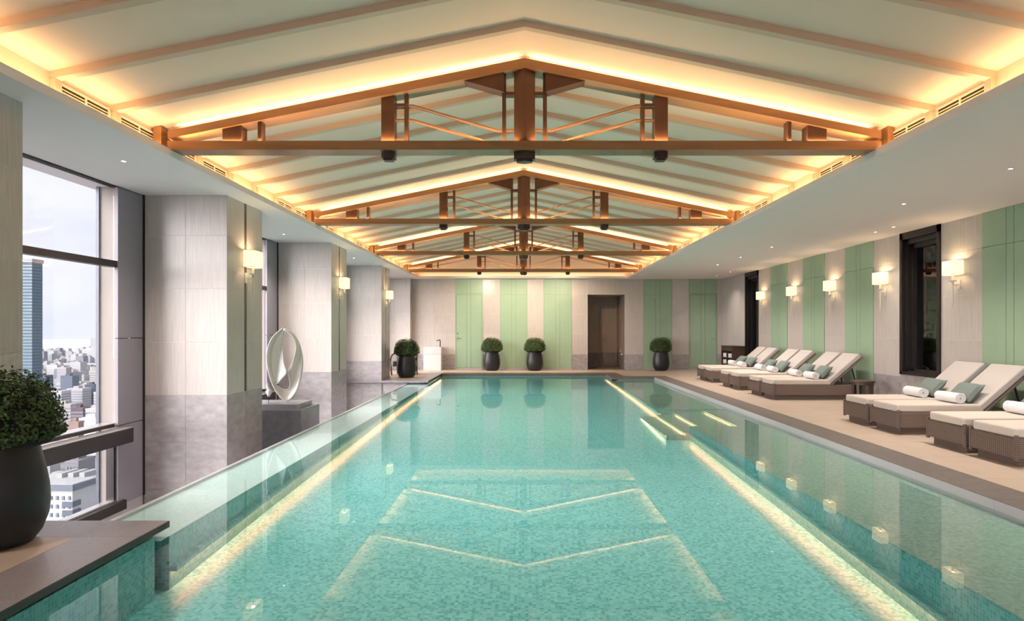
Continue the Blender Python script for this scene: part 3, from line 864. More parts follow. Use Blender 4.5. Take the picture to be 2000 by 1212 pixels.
# ================================================================== recessed downlights
DL = [(5.15, 6.49), (5.15, 8.31), (6.14, 10.18), (6.14, 10.70), (5.12, 12.64), (5.11, 14.43), (5.10, 16.10), (6.11, 18.10), (6.10, 19.35),
      (-4.03, 6.20), (-4.26, 10.94), (-4.02, 14.60)]
DLL = ['over the near loungers at the picture edge', 'in front of the wide sage panel', 'first of two before the dark window', 'second of two before the dark window', 'over the far loungers beside the round table',
       'over the middle far loungers', 'over the last loungers', 'by the far dark window', 'above the towel cabinet', 'in the window-side ceiling before the tall window',
       'in the window-side ceiling past the first column', 'in the window-side ceiling past the second column']
ring = MB().lathe([(0.021, 0.006), (0.021, -0.004), (0.034, -0.004), (0.034, 0.006)], n=20, cap=False).mesh('trim_ring', 'white', True)
lens = MB().lathe([(0.0, -0.001), (0.021, -0.001), (0.021, 0.004), (0.0, 0.004)], n=16).mesh('lens', 'lens')
for (x, y), lb in zip(DL, DLL):
    t = tag(empty('downlight', (x, y, CEIL)), 'tiny recessed downlight ' + lb, 'downlight', 'recessed ceiling downlights')
    link(bpy.data.objects.new('trim_ring', ring), t); link(bpy.data.objects.new('lens', lens), t)
for (x, y) in DL + [(5.15, 4.2), (5.15, 1.5), (-4.1, 2.0), (0.0, -2.0), (-4.1, 18.6)]:
    l = bpy.data.lights.new('downlight_beam', 'SPOT'); l.energy = E_DOWN * (0.35 if x > 5.8 else 1.0); l.color = SOFT; l.spot_size = R(125); l.spot_blend = 0.9; l.shadow_soft_size = 0.06
    o = bpy.data.objects.new('downlight_beam', l); o.location = (x, y, CEIL - 0.02); link(o)

# ================================================================== wall sconces
def build_sconce():
    """local: wall plane x=0, arm towards +x, origin at the wall at stem foot height 1.684"""
    t = empty('wall_sconce', (0, 0, 0))
    # shade: rounded oblong, open above and below
    a, bq, r = 0.155, 0.075, 0.03
    out = []
    for (cx, cy, a0) in ((bq - r, a - r, 0), (-bq + r, a - r, 90), (-bq + r, -a + r, 180), (bq - r, -a + r, 270)):
        for q in range(4):
            an = R(a0 + q * 30); out.append((cx + r * math.cos(an), cy + r * math.sin(an)))
    s = MB(); n = len(out)
    z0, z1 = 0.505, 0.723
    for zz in (z0, z1):
        s.v += [(p[0] + 0.105, p[1], zz) for p in out]
    for i in range(n):
        j = (i + 1) % n; s.f.append((i, j, n + j, n + i))
    sh = s.build('shade', 'shade', t, smooth=True)
    so = sh.modifiers.new('thickness', 'SOLIDIFY'); so.thickness = 0.004
    MB().tube([(p[0] + 0.105, p[1], z0) for p in out], 0.003, 6, True).build('shade_hem', 'ivory', sh)
    MB().tube([(p[0] + 0.105, p[1], z1) for p in out], 0.003, 6, True).build('shade_hem', 'ivory', sh)
    MB().lathe([(0, 0.395), (0.012, 0.395), (0.05, 0.412), (0.052, 0.42), (0.018, 0.424), (0.016, 0.52), (0, 0.52)], (0.105, 0), 20).build('candle_cup', 'ivory', t, smooth=True)
    MB().lathe([(0, 0.0), (0.004, 0.002), (0.009, 0.12), (0.011, 0.37), (0.02, 0.38), (0.02, 0.40), (0, 0.40)], (0.105, 0), 12).build('stem', 'ivory', t, smooth=True)
    MB().tube([(0.0, 0, 0.36), (0.05, 0, 0.35), (0.105, 0, 0.37)], 0.007, 8).build('arm', 'ivory', t, smooth=True)
    MB().box(0, 0.012, -0.03, 0.03, 0.29, 0.43).build('backplate', 'ivory', t)
    MB().lathe([(0, 0.52), (0.02, 0.54), (0.028, 0.58), (0.018, 0.62), (0, 0.63)], (0.105, 0), 14).build('bulb', 'lens', t, smooth=True)
    return t
sc0 = build_sconce()
SCON = [(XR, 9.46, 1), (XR, 11.38, 1), (XR, 13.26, 1), (XR, 15.15, 1), (XR, 17.12, 1), (COLX[1], 8.30, 0), (COLX[1], 12.54, 0), (COLX[1], 16.79, 0)]
SCL = ['lit wall sconce with pale shade between the dark window and the wide sage panel', 'lit wall sconce on the stone pier just beyond the wide dark window', 'lit wall sconce between two sage panels, middle of the row',
       'lit wall sconce fourth along the lounger wall', 'lit wall sconce last in the row beside the narrow dark window', 'lit sconce on the column nearest the sculpture',
       'lit sconce on the second column behind the sculpture', 'lit sconce on the third column near the far planter']
for i, (x, y, right) in enumerate(SCON):
    t = sc0 if i == 0 else copy_tree(sc0)
    t.location = (x, y, 1.684); t.rotation_euler = (0, 0, math.pi if right else 0)
    tag(t, SCL[i], 'wall sconce', 'wall sconces')
    l = bpy.data.lights.new('sconce_bulb', 'POINT'); l.energy = E_SCONCE; l.color = (1.0, 0.74, 0.42); l.shadow_soft_size = 0.02
    o = bpy.data.objects.new('sconce_bulb', l); o.location = (x + (-0.105 if right else 0.105), y, 1.684 + 0.66); link(o)

# ================================================================== planters
def build_planter():
    t = empty('planter', (0, 0, 0))
    prof = [(0, 0.0), (0.165, 0.0), (0.195, 0.012), (0.235, 0.07), (0.265, 0.16), (0.275, 0.25), (0.268, 0.36), (0.25, 0.47), (0.228, 0.57), (0.212, 0.645), (0.198, 0.650), (0.195, 0.64), (0.205, 0.56), (0.0, 0.56)]
    MB().lathe(prof, n=48).build('pot', 'pot', t, smooth=True)
    MB().lathe([(0, 0.605), (0.206, 0.60)], n=24, cap=False).build('soil', 'soil', t)
    rnd = random.Random(3)
    core = MB().lathe([(0.20, 0.60), (0.285, 0.63), (0.31, 0.72), (0.28, 0.86), (0.19, 0.98), (0, 1.02)], n=20, cap=False)
    core.build('twig_core', 'soil', t)
    f = MB()
    def surf(th, ph):
        # mushroom dome: radius .345 widest low, top at 1.085
        r = 0.355 * math.cos(ph) ** 0.75 if ph > 0 else 0.355 * (1 - 0.4 * (ph / -0.5) ** 1.4)
        z = 0.70 + (0.385 * math.sin(ph) if ph > 0 else 0.16 * ph)
        return r, z
    for i in range(9000):
        th = rnd.uniform(0, 2 * math.pi)
        ph = math.asin(rnd.uniform(-0.5, 1.0)) if rnd.random() < 0.9 else rnd.uniform(-0.5, 0)
        ph = max(-0.5, ph)
        r, z = surf(th, ph)
        lump = 1 + 0.035 * math.sin(5 * th + 3 * ph) + 0.03 * math.sin(9 * th - 7 * ph)
        q = rnd.uniform(0.84, 1.03) * lump
        c = Vector((r * q * math.cos(th), r * q * math.sin(th), 0.70 + (z - 0.70) * q))
        nrm = Vector((math.cos(th) * math.cos(ph), math.sin(th) * math.cos(ph), math.sin(ph) + 0.25))
        nrm = (nrm.normalized() + Vector((rnd.uniform(-.8, .8), rnd.uniform(-.8, .8), rnd.uniform(-.8, .8)))).normalized()
        u = nrm.cross(Vector((rnd.uniform(-1, 1), rnd.uniform(-1, 1), rnd.uniform(-1, 1)))).normalized(); w = nrm.cross(u)
        a = rnd.uniform(0.010, 0.017); bb = a * 0.55
        n = len(f.v)
        f.v += [tuple(c - u * a), tuple(c + w * bb + nrm * 0.003), tuple(c + u * a), tuple(c - w * bb + nrm * 0.003)]
        f.f.append((n, n + 1, n + 2, n + 3))
    f.build('foliage', 'leaf', t)
    return t
pl0 = build_planter()
PLS = [((-3.31, 3.86, 0), 'large clipped box shrub in charcoal pot by the tall window, cropped by the picture edge'), ((-3.29, 17.35, 0), 'clipped box shrub in charcoal pot on the far pool platform near the sink'),
       ((-1.03, 20.30, 0), 'clipped box shrub in charcoal pot beside the sage door near the sink'), ((0.39, 20.30, 0), 'clipped box shrub in charcoal pot in the middle of the back wall'),
       ((4.56, 20.30, 0), 'clipped box shrub in charcoal pot between the dark doorway and the loungers')]
for i, (p, lb) in enumerate(PLS):
    t = pl0 if i == 0 else copy_tree(pl0)
    t.location = p; t.rotation_euler = (0, 0, i * 1.3)
    tag(t, lb, 'planter', 'clipped shrubs in charcoal pots')

# ================================================================== sun loungers, pillows, rolled towels
def build_lounger():
    """local: origin under the middle of the foot end, +x towards the head"""
    t = empty('sun_lounger', (0, 0, 0))
    hw = 0.305
    b = MB().box(0.0, 1.70, -hw, hw, 0.088, 0.285).build('body', 'wicker', t); bevel(b, 0.012)
    MB().box(0.06, 1.62, -hw + 0.035, hw - 0.035, 0.0, 0.088).build('plinth', 'wicker_dark', t)
    for s in (-1, 1):
        MB().tube([(0.012, s * (hw - 0.002), 0.07), (0.012, s * (hw - 0.002), 0.315)], 0.020, 10).build('corner_post', 'wicker', t, smooth=True)
    c = MB().box(0.012, 1.125, -hw + 0.02, hw - 0.02, 0.287, 0.385).build('seat_cushion', 'cushion', t); bevel(c, 0.022, 3)
    # back: frame and cushion hinged at x=1.12
    a = R(41); ca, sa = math.cos(a), math.sin(a)
    def rot(m, off):
        m.v = [(1.115 + p[0] * ca - (p[2] + off) * sa, p[1], 0.300 + p[0] * sa + (p[2] + off) * ca) for p in m.v]; return m
    bf = rot(MB().box(0.0, 0.80, -hw, hw, -0.03, 0.0), 0.0).build('back_frame', 'wicker', t); bevel(bf, 0.008)
    bc = rot(MB().box(0.01, 0.795, -hw + 0.015, hw - 0.015, 0.0, 0.088), 0.003).build('back_cushion', 'cushion_back', t); bevel(bc, 0.02, 3)
    for s in (-1, 1):
        MB().tube([(1.115 + 0.55 * ca, s * 0.26, 0.295 + 0.55 * sa - 0.03), (1.62, s * 0.26, 0.28)], 0.012, 8).build('back_strut', 'black_metal', t)
    return t

def build_pillow():
    t = empty('lounge_pillow', (0, 0, 0))
    n = 14; top = []; bot = []
    for i in range(n + 1):
        rt, rb_ = [], []
        for j in range(n + 1):
            u = -1 + 2 * i / n; v = -1 + 2 * j / n
            pin = 1 - 0.06 * (1 - abs(u) ** 3) * (abs(v) ** 6) - 0.06 * (1 - abs(v) ** 3) * (abs(u) ** 6)
            hgt = 0.062 * ((1 - u ** 4) * (1 - v ** 4)) ** 0.45
            x = 0.15 * u * pin; y = 0.215 * v * pin
            rt.append((x, y, hgt)); rb_.append((x, y, -hgt))
        top.append(rt); bot.append(rb_)
    m = MB().grid(top); m.grid([list(reversed(r)) for r in bot])
    m.build('pillow_cover', 'pillow', t, smooth=True)
    pts = []
    for k in range(40):
        an = 2 * math.pi * k / 40; c_, s_ = math.cos(an), math.sin(an)
        q = 1 / max(abs(c_), abs(s_)); u, v = c_ * q, s_ * q
        pin = 1 - 0.06 * (1 - abs(u) ** 3) * (abs(v) ** 6) - 0.06 * (1 - abs(v) ** 3) * (abs(u) ** 6)
        pts.append((0.15 * u * pin, 0.215 * v * pin, 0))
    MB().tube(pts, 0.0045, 6, True).build('piping', 'pillow', t)
    return t

def towel_roll_mesh(length=0.40, r1=0.075):
    turns = 4.2; n = 90; th = 0.0135
    o = []; i_ = []
    for k in range(n + 1):
        q = k / n; a = q * turns * 2 * math.pi; r = 0.016 + (r1 - 0.016) * q
        o.append((r * math.cos(a), r * math.sin(a))); ri = max(0.003, r - th * 0.9); i_.append((ri * math.cos(a), ri * math.sin(a)))
    m = MB()
    for yy, ins in ((-length / 2, 1.0), (length / 2, 1.0)):
        m.v += [(p[0], yy, p[1]) for p in o] + [(p[0], yy, p[1]) for p in i_]
    N = n + 1
    for k in range(n):
        a, b_, c, d = k, k + 1, N + k + 1, N + k
        m.f.append((a, b_, c, d)); s2 = 2 * N
        m.f.append((s2 + d, s2 + c, s2 + b_, s2 + a))
        m.f.append((a, s2 + a, s2 + b_, b_)); m.f.append((N + k, N + k + 1, s2 + N + k + 1, s2 + N + k))
    m.f.append((n, N + n, 2 * N + N + n, 2 * N + n))
    return m.mesh('rolled_towel', 'towel')
lg0 = build_lounger(); pi0 = build_pillow(); tm0 = towel_roll_mesh()
pairs = [('pair cut by the picture edge', 5.98, 6.68), ('pair under the wide dark window', 7.86, 8.57), ('far pair beside the round side table', 11.78, 12.48),
         ('middle one of the three far pairs', 13.66, 14.36), ('last pair beside the towel cabinet', 15.60, 16.29)]
first = True
for pi_, (desc, ya, yb) in enumerate(pairs):
    for qi, yy in enumerate((ya, yb)):
        yc = yy + 0.315
        t = lg0 if first else copy_tree(lg0)
        t.location = (4.80, yc, 0)
        near = 'nearer' if qi == 0 else 'farther'
        tag(t, 'cream-cushioned wicker lounger, %s of the %s' % (near, desc), 'sun lounger', 'wicker loungers along the wall')
        p = pi0 if first else copy_tree(pi0)
        p.location = (4.80 + 1.085, yc - 0.0, 0.385 + 0.135); p.rotation_euler = (0, R(-46), 0)
        tag(p, 'sage green pillow on the %s lounger of the %s' % (near, desc), 'pillow', 'sage pillows on the loungers')
        first = False
        o = bpy.data.objects.new('rolled_towel', tm0); o.location = (4.80 + 0.86, yc - 0.02, 0.385 + 0.0745); o.rotation_euler = (0, R(20 * (pi_ + qi)), R(random.uniform(-4, 4)))
        link(o)
        tag(o, 'white rolled towel on the %s lounger of the %s' % (near, desc), 'towel', 'rolled towels on the loungers')

# ================================================================== round side table
t = tag(empty('side_table', (6.22, 11.25, 0)), 'small round dark wooden side table with slatted sides by the loungers', 'side table')
MB().lathe([(0, 0.385), (0.20, 0.385), (0.205, 0.395), (0.205, 0.415), (0.20, 0.42), (0, 0.42)], n=32).build('table_top', 'wood_dark', t, smooth=True)
MB().lathe([(0.15, 0.02), (0.18, 0.02), (0.18, 0.05), (0.15, 0.05), (0.15, 0.02)], n=32, cap=False).build('base_ring', 'wood_dark', t)
MB().lathe([(0.15, 0.345), (0.185, 0.345), (0.185, 0.385), (0.15, 0.385)], n=32, cap=False).build('apron', 'wood_dark', t)
for k in range(10):
    a = 2 * math.pi * k / 10
    s = MB().box(-0.008, 0.008, -0.02, 0.02, 0.0, 0.36)
    s.build('slat', 'wood_dark', t, (0.168 * math.cos(a), 0.168 * math.sin(a), 0), (0, 0, a))

# ================================================================== towel cabinet
t = tag(empty('towel_cabinet', (6.51, 19.05, 0)), 'dark wooden open towel cabinet against the wall at the far end', 'cabinet')
hx, hy = 0.20, 0.48
bx('top_panel', 'wood_dark', -hx - 0.01, hx, -hy - 0.01, hy + 0.01, 0.815, 0.852, t)
for s in (-1, 1): bx('side_panel', 'wood_dark', -hx, hx, s * hy - 0.015, s * hy + 0.015, 0.0, 0.815, t)
bx('back_panel', 'wood_dark', hx - 0.015, hx, -hy + 0.015, hy - 0.015, 0.0, 0.815, t)
for z in (0.03, 0.27, 0.47): bx('shelf', 'wood_dark', -hx + 0.01, hx - 0.015, -hy + 0.015, hy - 0.015, z, z + 0.022, t)
bx('drawer_front', 'wood_dark', -hx, -hx + 0.018, -hy + 0.02, hy - 0.02, 0.69, 0.81, t)
bx('divider', 'wood_dark', -hx, hx - 0.015, -0.012, 0.012, 0.05, 0.69, t)
for i, (yy, z, nm) in enumerate(((-0.24, 0.293, 'middle'), (-0.24, 0.493, 'upper'), (0.24, 0.293, 'middle back'), (0.24, 0.493, 'upper back'))):
    m = MB()
    for k in range(3):
        m.box(-0.16, 0.14, -0.16, 0.16, k * 0.042, k * 0.042 + 0.038)
    m.box(-0.165, -0.15, -0.16, 0.16, 0.0, 0.122)
    o = m.build('folded_towel', 'towel', None, (6.50, 19.05 + yy, z)); bevel(o, 0.012, 2)
    tag(o, 'folded white towel on the %s shelf of the dark cabinet' % nm, 'towel', 'folded towels in the cabinet')

# ================================================================== stone wash stand with tap
t = tag(empty('wash_stand', (-3.0, 20.5, 0)), 'pale marble pedestal wash stand before the back wall', 'wash stand')
bx('pedestal', 'marble', -0.29, 0.29, -0.2, 0.2, 0, 0.535, t)
b = MB().box(-0.29, 0.29, -0.2, 0.2, 0.540, 0.70)
b.box(-0.29, -0.25, -0.2, 0.2, 0.70, 0.777).box(0.25, 0.29, -0.2, 0.2, 0.70, 0.777).box(-0.25, 0.25, -0.2, -0.16, 0.70, 0.777).box(-0.25, 0.25, 0.12, 0.2, 0.70, 0.777)
b.build('basin', 'marble', t)
tp = tag(empty('basin_tap', (-2.765, 20.52, 0.777)), 'black pillar tap standing on the pale wash stand', 'tap')
MB().lathe([(0, 0), (0.028, 0), (0.028, 0.01), (0.018, 0.015), (0.016, 0.21), (0, 0.21)], n=16).build('tap_body', 'black_metal', tp, smooth=True)
MB().tube([(0.0, 0, 0.2), (-0.03, 0, 0.215), (-0.11, 0, 0.205), (-0.12, 0, 0.185)], 0.013, 10).build('spout', 'black_metal', tp, smooth=True)
MB().tube([(0, 0, 0.21), (0, 0, 0.235), (-0.05, 0, 0.25)], 0.008, 8).build('lever', 'black_metal', tp, smooth=True)

# ================================================================== armchair half hidden behind the far planter
t = tag(empty('armchair', (-3.55, 18.5, 0)), 'dark open-frame armchair half hidden behind the far planter', 'armchair')
for sx in (-1, 1):
    MB().tube([(sx * 0.34, -0.30, 0.0), (sx * 0.36, -0.32, 0.25), (sx * 0.37, -0.30, 0.50), (sx * 0.36, -0.12, 0.60), (sx * 0.35, 0.12, 0.62), (sx * 0.30, 0.30, 0.66)], 0.024, 10).build('arm', 'wood_dark', t, smooth=True)
    MB().tube([(sx * 0.30, 0.34, 0.0), (sx * 0.30, 0.30, 0.40), (sx * 0.30, 0.36, 0.78)], 0.022, 10).build('leg', 'wood_dark', t, smooth=True)
c = MB().box(-0.31, 0.31, -0.30, 0.30, 0.30, 0.42).build('seat_cushion', 'wood_dark', t); bevel(c, 0.03, 3)
c = MB().box(-0.29, 0.29, 0.24, 0.34, 0.42, 0.78).build('backrest', 'wood_dark', t); bevel(c, 0.03, 3)
MB().box(-0.32, 0.32, -0.29, 0.31, 0.26, 0.30).build('seat_frame', 'wood_dark', t)

# ================================================================== plinth and sculpture
t = tag(empty('sculpture_plinth', (-3.80, 9.72, 0)), 'blue-grey stepped stone plinth under the white sculpture', 'plinth')
bx('lower_block', 'plinth', -0.62, 0.44, -0.42, 0.42, -1.2, 0.126, t)
bx('upper_block', 'plinth_top', -0.56, 0.34, -0.27, 0.36, 0.126, 0.197, t)
sc = tag(empty('sculpture', (-3.76, 9.75, 0.207)), 'white looping oval sculpture with an inner sail shape on a stone plinth', 'sculpture')
KS = 0.001609
def P(X, Y, dep=0.0): return ((X - 300) * KS, dep, (828 - Y) * KS)
def spl(pts, n):
    """Catmull-Rom through pts"""
    out = []; k = len(pts)
    for i in range(n + 1):
        u = i / n * (k - 1); j = min(int(u), k - 2); f = u - j
        p0, p1, p2, p3 = pts[max(j - 1, 0)], pts[j], pts[j + 1], pts[min(j + 2, k - 1)]
        out.append(tuple(0.5 * (2 * b_ + (c - a) * f + (2 * a - 5 * b_ + 4 * c - d) * f * f + (-a + 3 * b_ - 3 * c + d) * f ** 3) for a, b_, c, d in zip(p0, p1, p2, p3)))
    return out
def ribbon(name, A, B, mat, dA, dB, th=0.014, n=48, m=6):
    """surface between two outlines; dA, dB are depths (towards the viewer is negative)"""
    a = spl(A, n); b_ = spl(B, n); da = spl([(d,) for d in dA], n); db = spl([(d,) for d in dB], n)
    rows = []
    for i in range(n + 1):
        r = []
        for j in range(m + 1):
            q = j / m; bul = math.sin(math.pi * q) * 0.018
            r.append(P(a[i][0] * (1 - q) + b_[i][0] * q, a[i][1] * (1 - q) + b_[i][1] * q, da[i][0] * (1 - q) + db[i][0] * q + bul))
        rows.append(r)
    o = MB().grid(rows).build(name, mat, sc, smooth=True)
    s = o.modifiers.new('thickness', 'SOLIDIFY'); s.thickness = th; s.offset = 0
    return o
outer = [(272, 106), (345, 132), (410, 212), (450, 310), (468, 420), (460, 540), (435, 650), (390, 750), (312, 827), (240, 782), (192, 705), (160, 610), (138, 510), (128, 400), (140, 290), (175, 200), (225, 140), (270, 100)]
inner = [(276, 122), (340, 155), (393, 225), (408, 300), (385, 410), (335, 525), (336, 640), (322, 698), (292, 712), (245, 700), (205, 668), (178, 605), (165, 520), (158, 420), (164, 330), (188, 240), (232, 168), (268, 118)]
k = len(outer)
ribbon('outer_loop', outer, inner, 'sculpt', [0.0] * 9 + [0.0, -0.02, -0.05, -0.07, -0.08, -0.08, -0.06, -0.03, 0.0], [-0.02, -0.03, -0.04, -0.04, -0.03, 0.0, 0.03, 0.05, 0.06, 0.05, 0.03, 0.0, -0.03, -0.04, -0.04, -0.02, -0.01, 0.0])
ribbon('inner_wing', [(270, 122), (232, 170), (188, 245), (164, 335), (158, 425), (166, 525), (180, 612)], [(272, 130), (264, 200), (248, 268), (232, 370), (216, 470), (204, 570), (196, 650)], 'sculpt', [0, -0.01, -0.03, -0.04, -0.04, -0.03, 0.0], [0.02, 0.06, 0.10, 0.12, 0.12, 0.10, 0.06])
ribbon('sail', [(246, 268), (236, 350), (225, 430), (214, 510), (204, 590), (196, 656)], [(250, 272), (266, 360), (288, 450), (318, 540), (268, 600), (214, 655)], 'sculpt_white', [0.05, 0.04, 0.03, 0.02, 0.01, 0.0], [0.05, 0.0, -0.04, -0.06, -0.05, 0.0])
tp_ = [P(X, Y, d) for X, Y, d in spl([(408, 300, -0.04), (385, 410, -0.04), (330, 532, -0.03), (332, 610, 0.0), (330, 680, 0.03), (296, 712, 0.05), (245, 700, 0.04), (205, 668, 0.02)], 40)]
MB().tube(tp_, 0.007, 8).build('loop_rim', 'sculpt_white', sc, smooth=True)
# small white shard on a thin pin beside it
sd = tag(empty('white_shard', (-3.985, 9.62, 0.197)), 'small white shard on a thin dark pin beside the oval sculpture', 'sculpture')
MB().tube([(0, 0, 0.0), (0, 0, 0.12)], 0.004, 6).build('pin', 'black_metal', sd)
m = MB().grid([[(-0.012, 0, 0.10), (0.012, 0.01, 0.09)], [(-0.045, 0, 0.18), (0.045, 0.02, 0.17)], [(-0.02, 0.01, 0.22), (0.05, 0.03, 0.20)], [(-0.035, 0, 0.26), (0.012, 0.02, 0.24)], [(-0.012, 0, 0.33), (0.0, 0.01, 0.30)]]).build('shard', 'sculpt_white', sd, smooth=True)
s = m.modifiers.new('thickness', 'SOLIDIFY'); s.thickness = 0.012

# ================================================================== the city far below the windows
GZ = -140.0
def hx_(px, d): return (px - 1021.5) * d / 1200
def hz_(py, d): return H + (643.5 - py) * d / 1200
BM = {}
def bmat(c, rough=0.7, spec=0.3):
    if c not in BM: BM[c] = plain('facade_%d' % len(BM), tuple(q * 0.62 for q in c), rough=rough, spec=spec, noise=0.06, nscale=0.2)
    return BM[c]
WINC = plain('far_window', (0.16, 0.19, 0.24), rough=0.3)
FOOT = []
def building(name, label, x0, x1, ytop, d, col, depth=None, bands=0, bcol=None, roofbox=True, group=None, grid=None, yaw=0.0):
    """front face spans picture columns x0..x1 at distance d, roof at row ytop, standing on the ground of the city"""
    w = hx_(x1, d) - hx_(x0, d); zt = hz_(ytop, d); dp = depth or w * 0.8; ht = zt - GZ
    t = empty(name, (hx_((x0 + x1) / 2, d), d + dp / 2, GZ), yaw)
    FOOT.append((hx_((x0 + x1) / 2, d), d + dp / 2, w / 2 + 3, dp / 2 + 3))
    tag(t, label, 'building', group)
    bx('walls', bmat(col), -w / 2, w / 2, -dp / 2, dp / 2, 0, ht, t)
    if bands:
        fh = min(ht * 0.9, bands * 3.6) / bands; m = MB()
        for i in range(bands):
            z = ht - 1.6 - fh * (i + 0.6); q = fh * 0.19
            m.box(-w / 2 - 0.2, w / 2 + 0.2, -dp / 2 - 0.2, dp / 2 + 0.2, z - q, z + q)
        m.build('window_bands', bcol or WINC, t)
    if grid:
        nx, nz_, fh = grid; m = MB()
        for i in range(nz_):
            for j in range(nx):
                cx, cz = -w / 2 + (j + 0.5) * w / nx, ht - 3.2 - i * fh; a, q = w / nx * 0.18, fh * 0.22
                if name == 'white_hotel' and i < 5: bx('window', WINC, cx - a, cx + a, -dp / 2 - 0.35, -dp / 2 + 0.15, cz - q, cz + q, t)
                else: m.box(cx - a, cx + a, -dp / 2 - 0.35, -dp / 2 + 0.15, cz - q, cz + q)
        m.build('windows', WINC, t)
    if roofbox:
        bx('roof_parapet', bmat(tuple(min(1, q * 1.1) for q in col)), -w / 2 - 0.3, w / 2 + 0.3, -dp / 2 - 0.3, dp / 2 + 0.3, ht, ht + 1.2, t)
        bx('roof_plant', bmat(tuple(q * 0.85 for q in col)), -w * 0.25, w * 0.1, -dp * 0.2, dp * 0.25, ht + 1.2, ht + 4.2, t)
    return t
piece_save = piece
def piece(name, mat, cx, cy, cz, sx, sy, sz, parent, chamf=0.0):
    if isinstance(mat, str): return piece_save(name, mat, cx, cy, cz, sx, sy, sz, parent)
    k = (name, mat.name, round(sx, 2), round(sy, 2), round(sz, 2))
    if k not in _pc: _pc[k] = MB().box(-sx / 2, sx / 2, -sy / 2, sy / 2, -sz / 2, sz / 2).mesh(name, mat)
    o = bpy.data.objects.new(name, _pc[k]); o.location = (cx, cy, cz)
    return link(o, parent)
DB = plain('dark_blue_glazing', (0.085, 0.12, 0.17), rough=0.25)
LB = plain('pale_blue_glazing', (0.13, 0.18, 0.22), rough=0.3)
tw = building('glass_tower', 'tall blue-green glass tower rising against the sky beside the near column', 30, 62.5, 512, 700, (0.15, 0.24, 0.30), bands=44, bcol=LB, roofbox=False)
hwid = hx_(62.5, 700) - hx_(30, 700)
bx('crown', bmat((0.45, 0.50, 0.54)), -hwid / 2 - 1, hwid / 2 + 1, -hwid * 0.4 - 1, hwid * 0.4 + 1, hz_(512, 700) - GZ, hz_(505, 700) - GZ, tw)
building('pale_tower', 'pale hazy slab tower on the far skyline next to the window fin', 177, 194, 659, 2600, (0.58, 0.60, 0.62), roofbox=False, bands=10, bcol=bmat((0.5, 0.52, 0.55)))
building('office_block', 'dark blue glass block beside the tall tower', 64, 89, 734, 1180, (0.14, 0.19, 0.26), bands=9, bcol=DB)
building('office_block', 'dark blue cubic block in the middle of the city view', 118, 141, 735, 1080, (0.12, 0.17, 0.25), bands=11, bcol=DB)
building('office_block', 'dark navy block near the window edge', 165, 185, 752, 930, (0.09, 0.12, 0.18), bands=9, bcol=DB)
building('banded_block', 'white building with dark horizontal window bands', 88, 120, 765, 860, (0.66, 0.65, 0.66), bands=8)
building('pale_block', 'pale apartment block behind the banded white building', 130, 161, 760, 905, (0.60, 0.59, 0.60), bands=9)
building('grid_block', 'cream block with a grid of small windows near the window edge', 175, 194, 725, 1240, (0.62, 0.60, 0.56), grid=(6, 9, 4.6))
building('apartment_tower', 'cream and mauve apartment tower with balconies in the lower view', 94, 138, 791, 690, (0.56, 0.52, 0.52), bands=12, bcol=bmat((0.34, 0.31, 0.34)))
building('brown_block', 'dark red-brown building low in the city view', 139, 162, 798, 640, (0.17, 0.12, 0.14), bands=7)
building('white_low_block', 'white low-rise with dark window slots by the window edge', 167, 194, 800, 600, (0.68, 0.68, 0.68), grid=(6, 4, 4.5))
building('white_flat_block', 'long white flat-roofed building at the window sill', 153, 196, 819, 520, (0.76, 0.76, 0.77), roofbox=True)
building('orange_block', 'small orange-roofed building at the window sill', 134, 153, 826, 500, (0.44, 0.30, 0.25))
building('slim_white_tower', 'slim white tower with slot windows by the window edge', 183, 196, 767, 800, (0.70, 0.70, 0.72), grid=(3, 11, 3.6))
building('pale_blue_block', 'pale blue block below the dark block beside the tall tower', 64, 89, 755, 960, (0.46, 0.52, 0.58), bands=6, bcol=LB)
building('pink_block', 'pale pinkish block in the upper middle of the city', 111, 129, 718, 1500, (0.60, 0.56, 0.56), bands=9)
building('grey_tower', 'grey tower with dark windows behind the white hotel building', 128, 153, 903, 350, (0.32, 0.31, 0.34), grid=(4, 9, 3.4), depth=14)
wbld = building('white_hotel', 'white building with slate parapet and rows of small windows, seen below the rail', 60, 147, 957, 265, (0.72, 0.72, 0.73), grid=(7, 14, 3.7), depth=26, roofbox=False, yaw=-0.06)
hgt = hz_(957, 265) - GZ; wv_ = hx_(147, 265) - hx_(60, 265)
bx('parapet', bmat((0.22, 0.25, 0.30)), -wv_ / 2 - 0.8, wv_ / 2 + 0.8, -13.8, 13.8, hgt, hgt + 2.4, wbld)
bx('roof_deck', bmat((0.62, 0.64, 0.64)), -wv_ / 2, wv_ / 2, -13, 13, hgt + 2.3, hgt + 2.6, wbld)
for q in range(3): bx('roof_plant', bmat((0.55, 0.56, 0.56)), -7 + q * 4.5, -4.5 + q * 4.5, -2 + q, 8, hgt + 2.6, hgt + 4.6, wbld)
for q in range(6): bx('corner_balcony', bmat((0.16, 0.20, 0.26)), wv_ / 2 - 4.2, wv_ / 2 + 0.6, -13.6, -9, hgt - 4.8 - q * 3.7 - 2.2, hgt - 4.8 - q * 3.7, wbld)

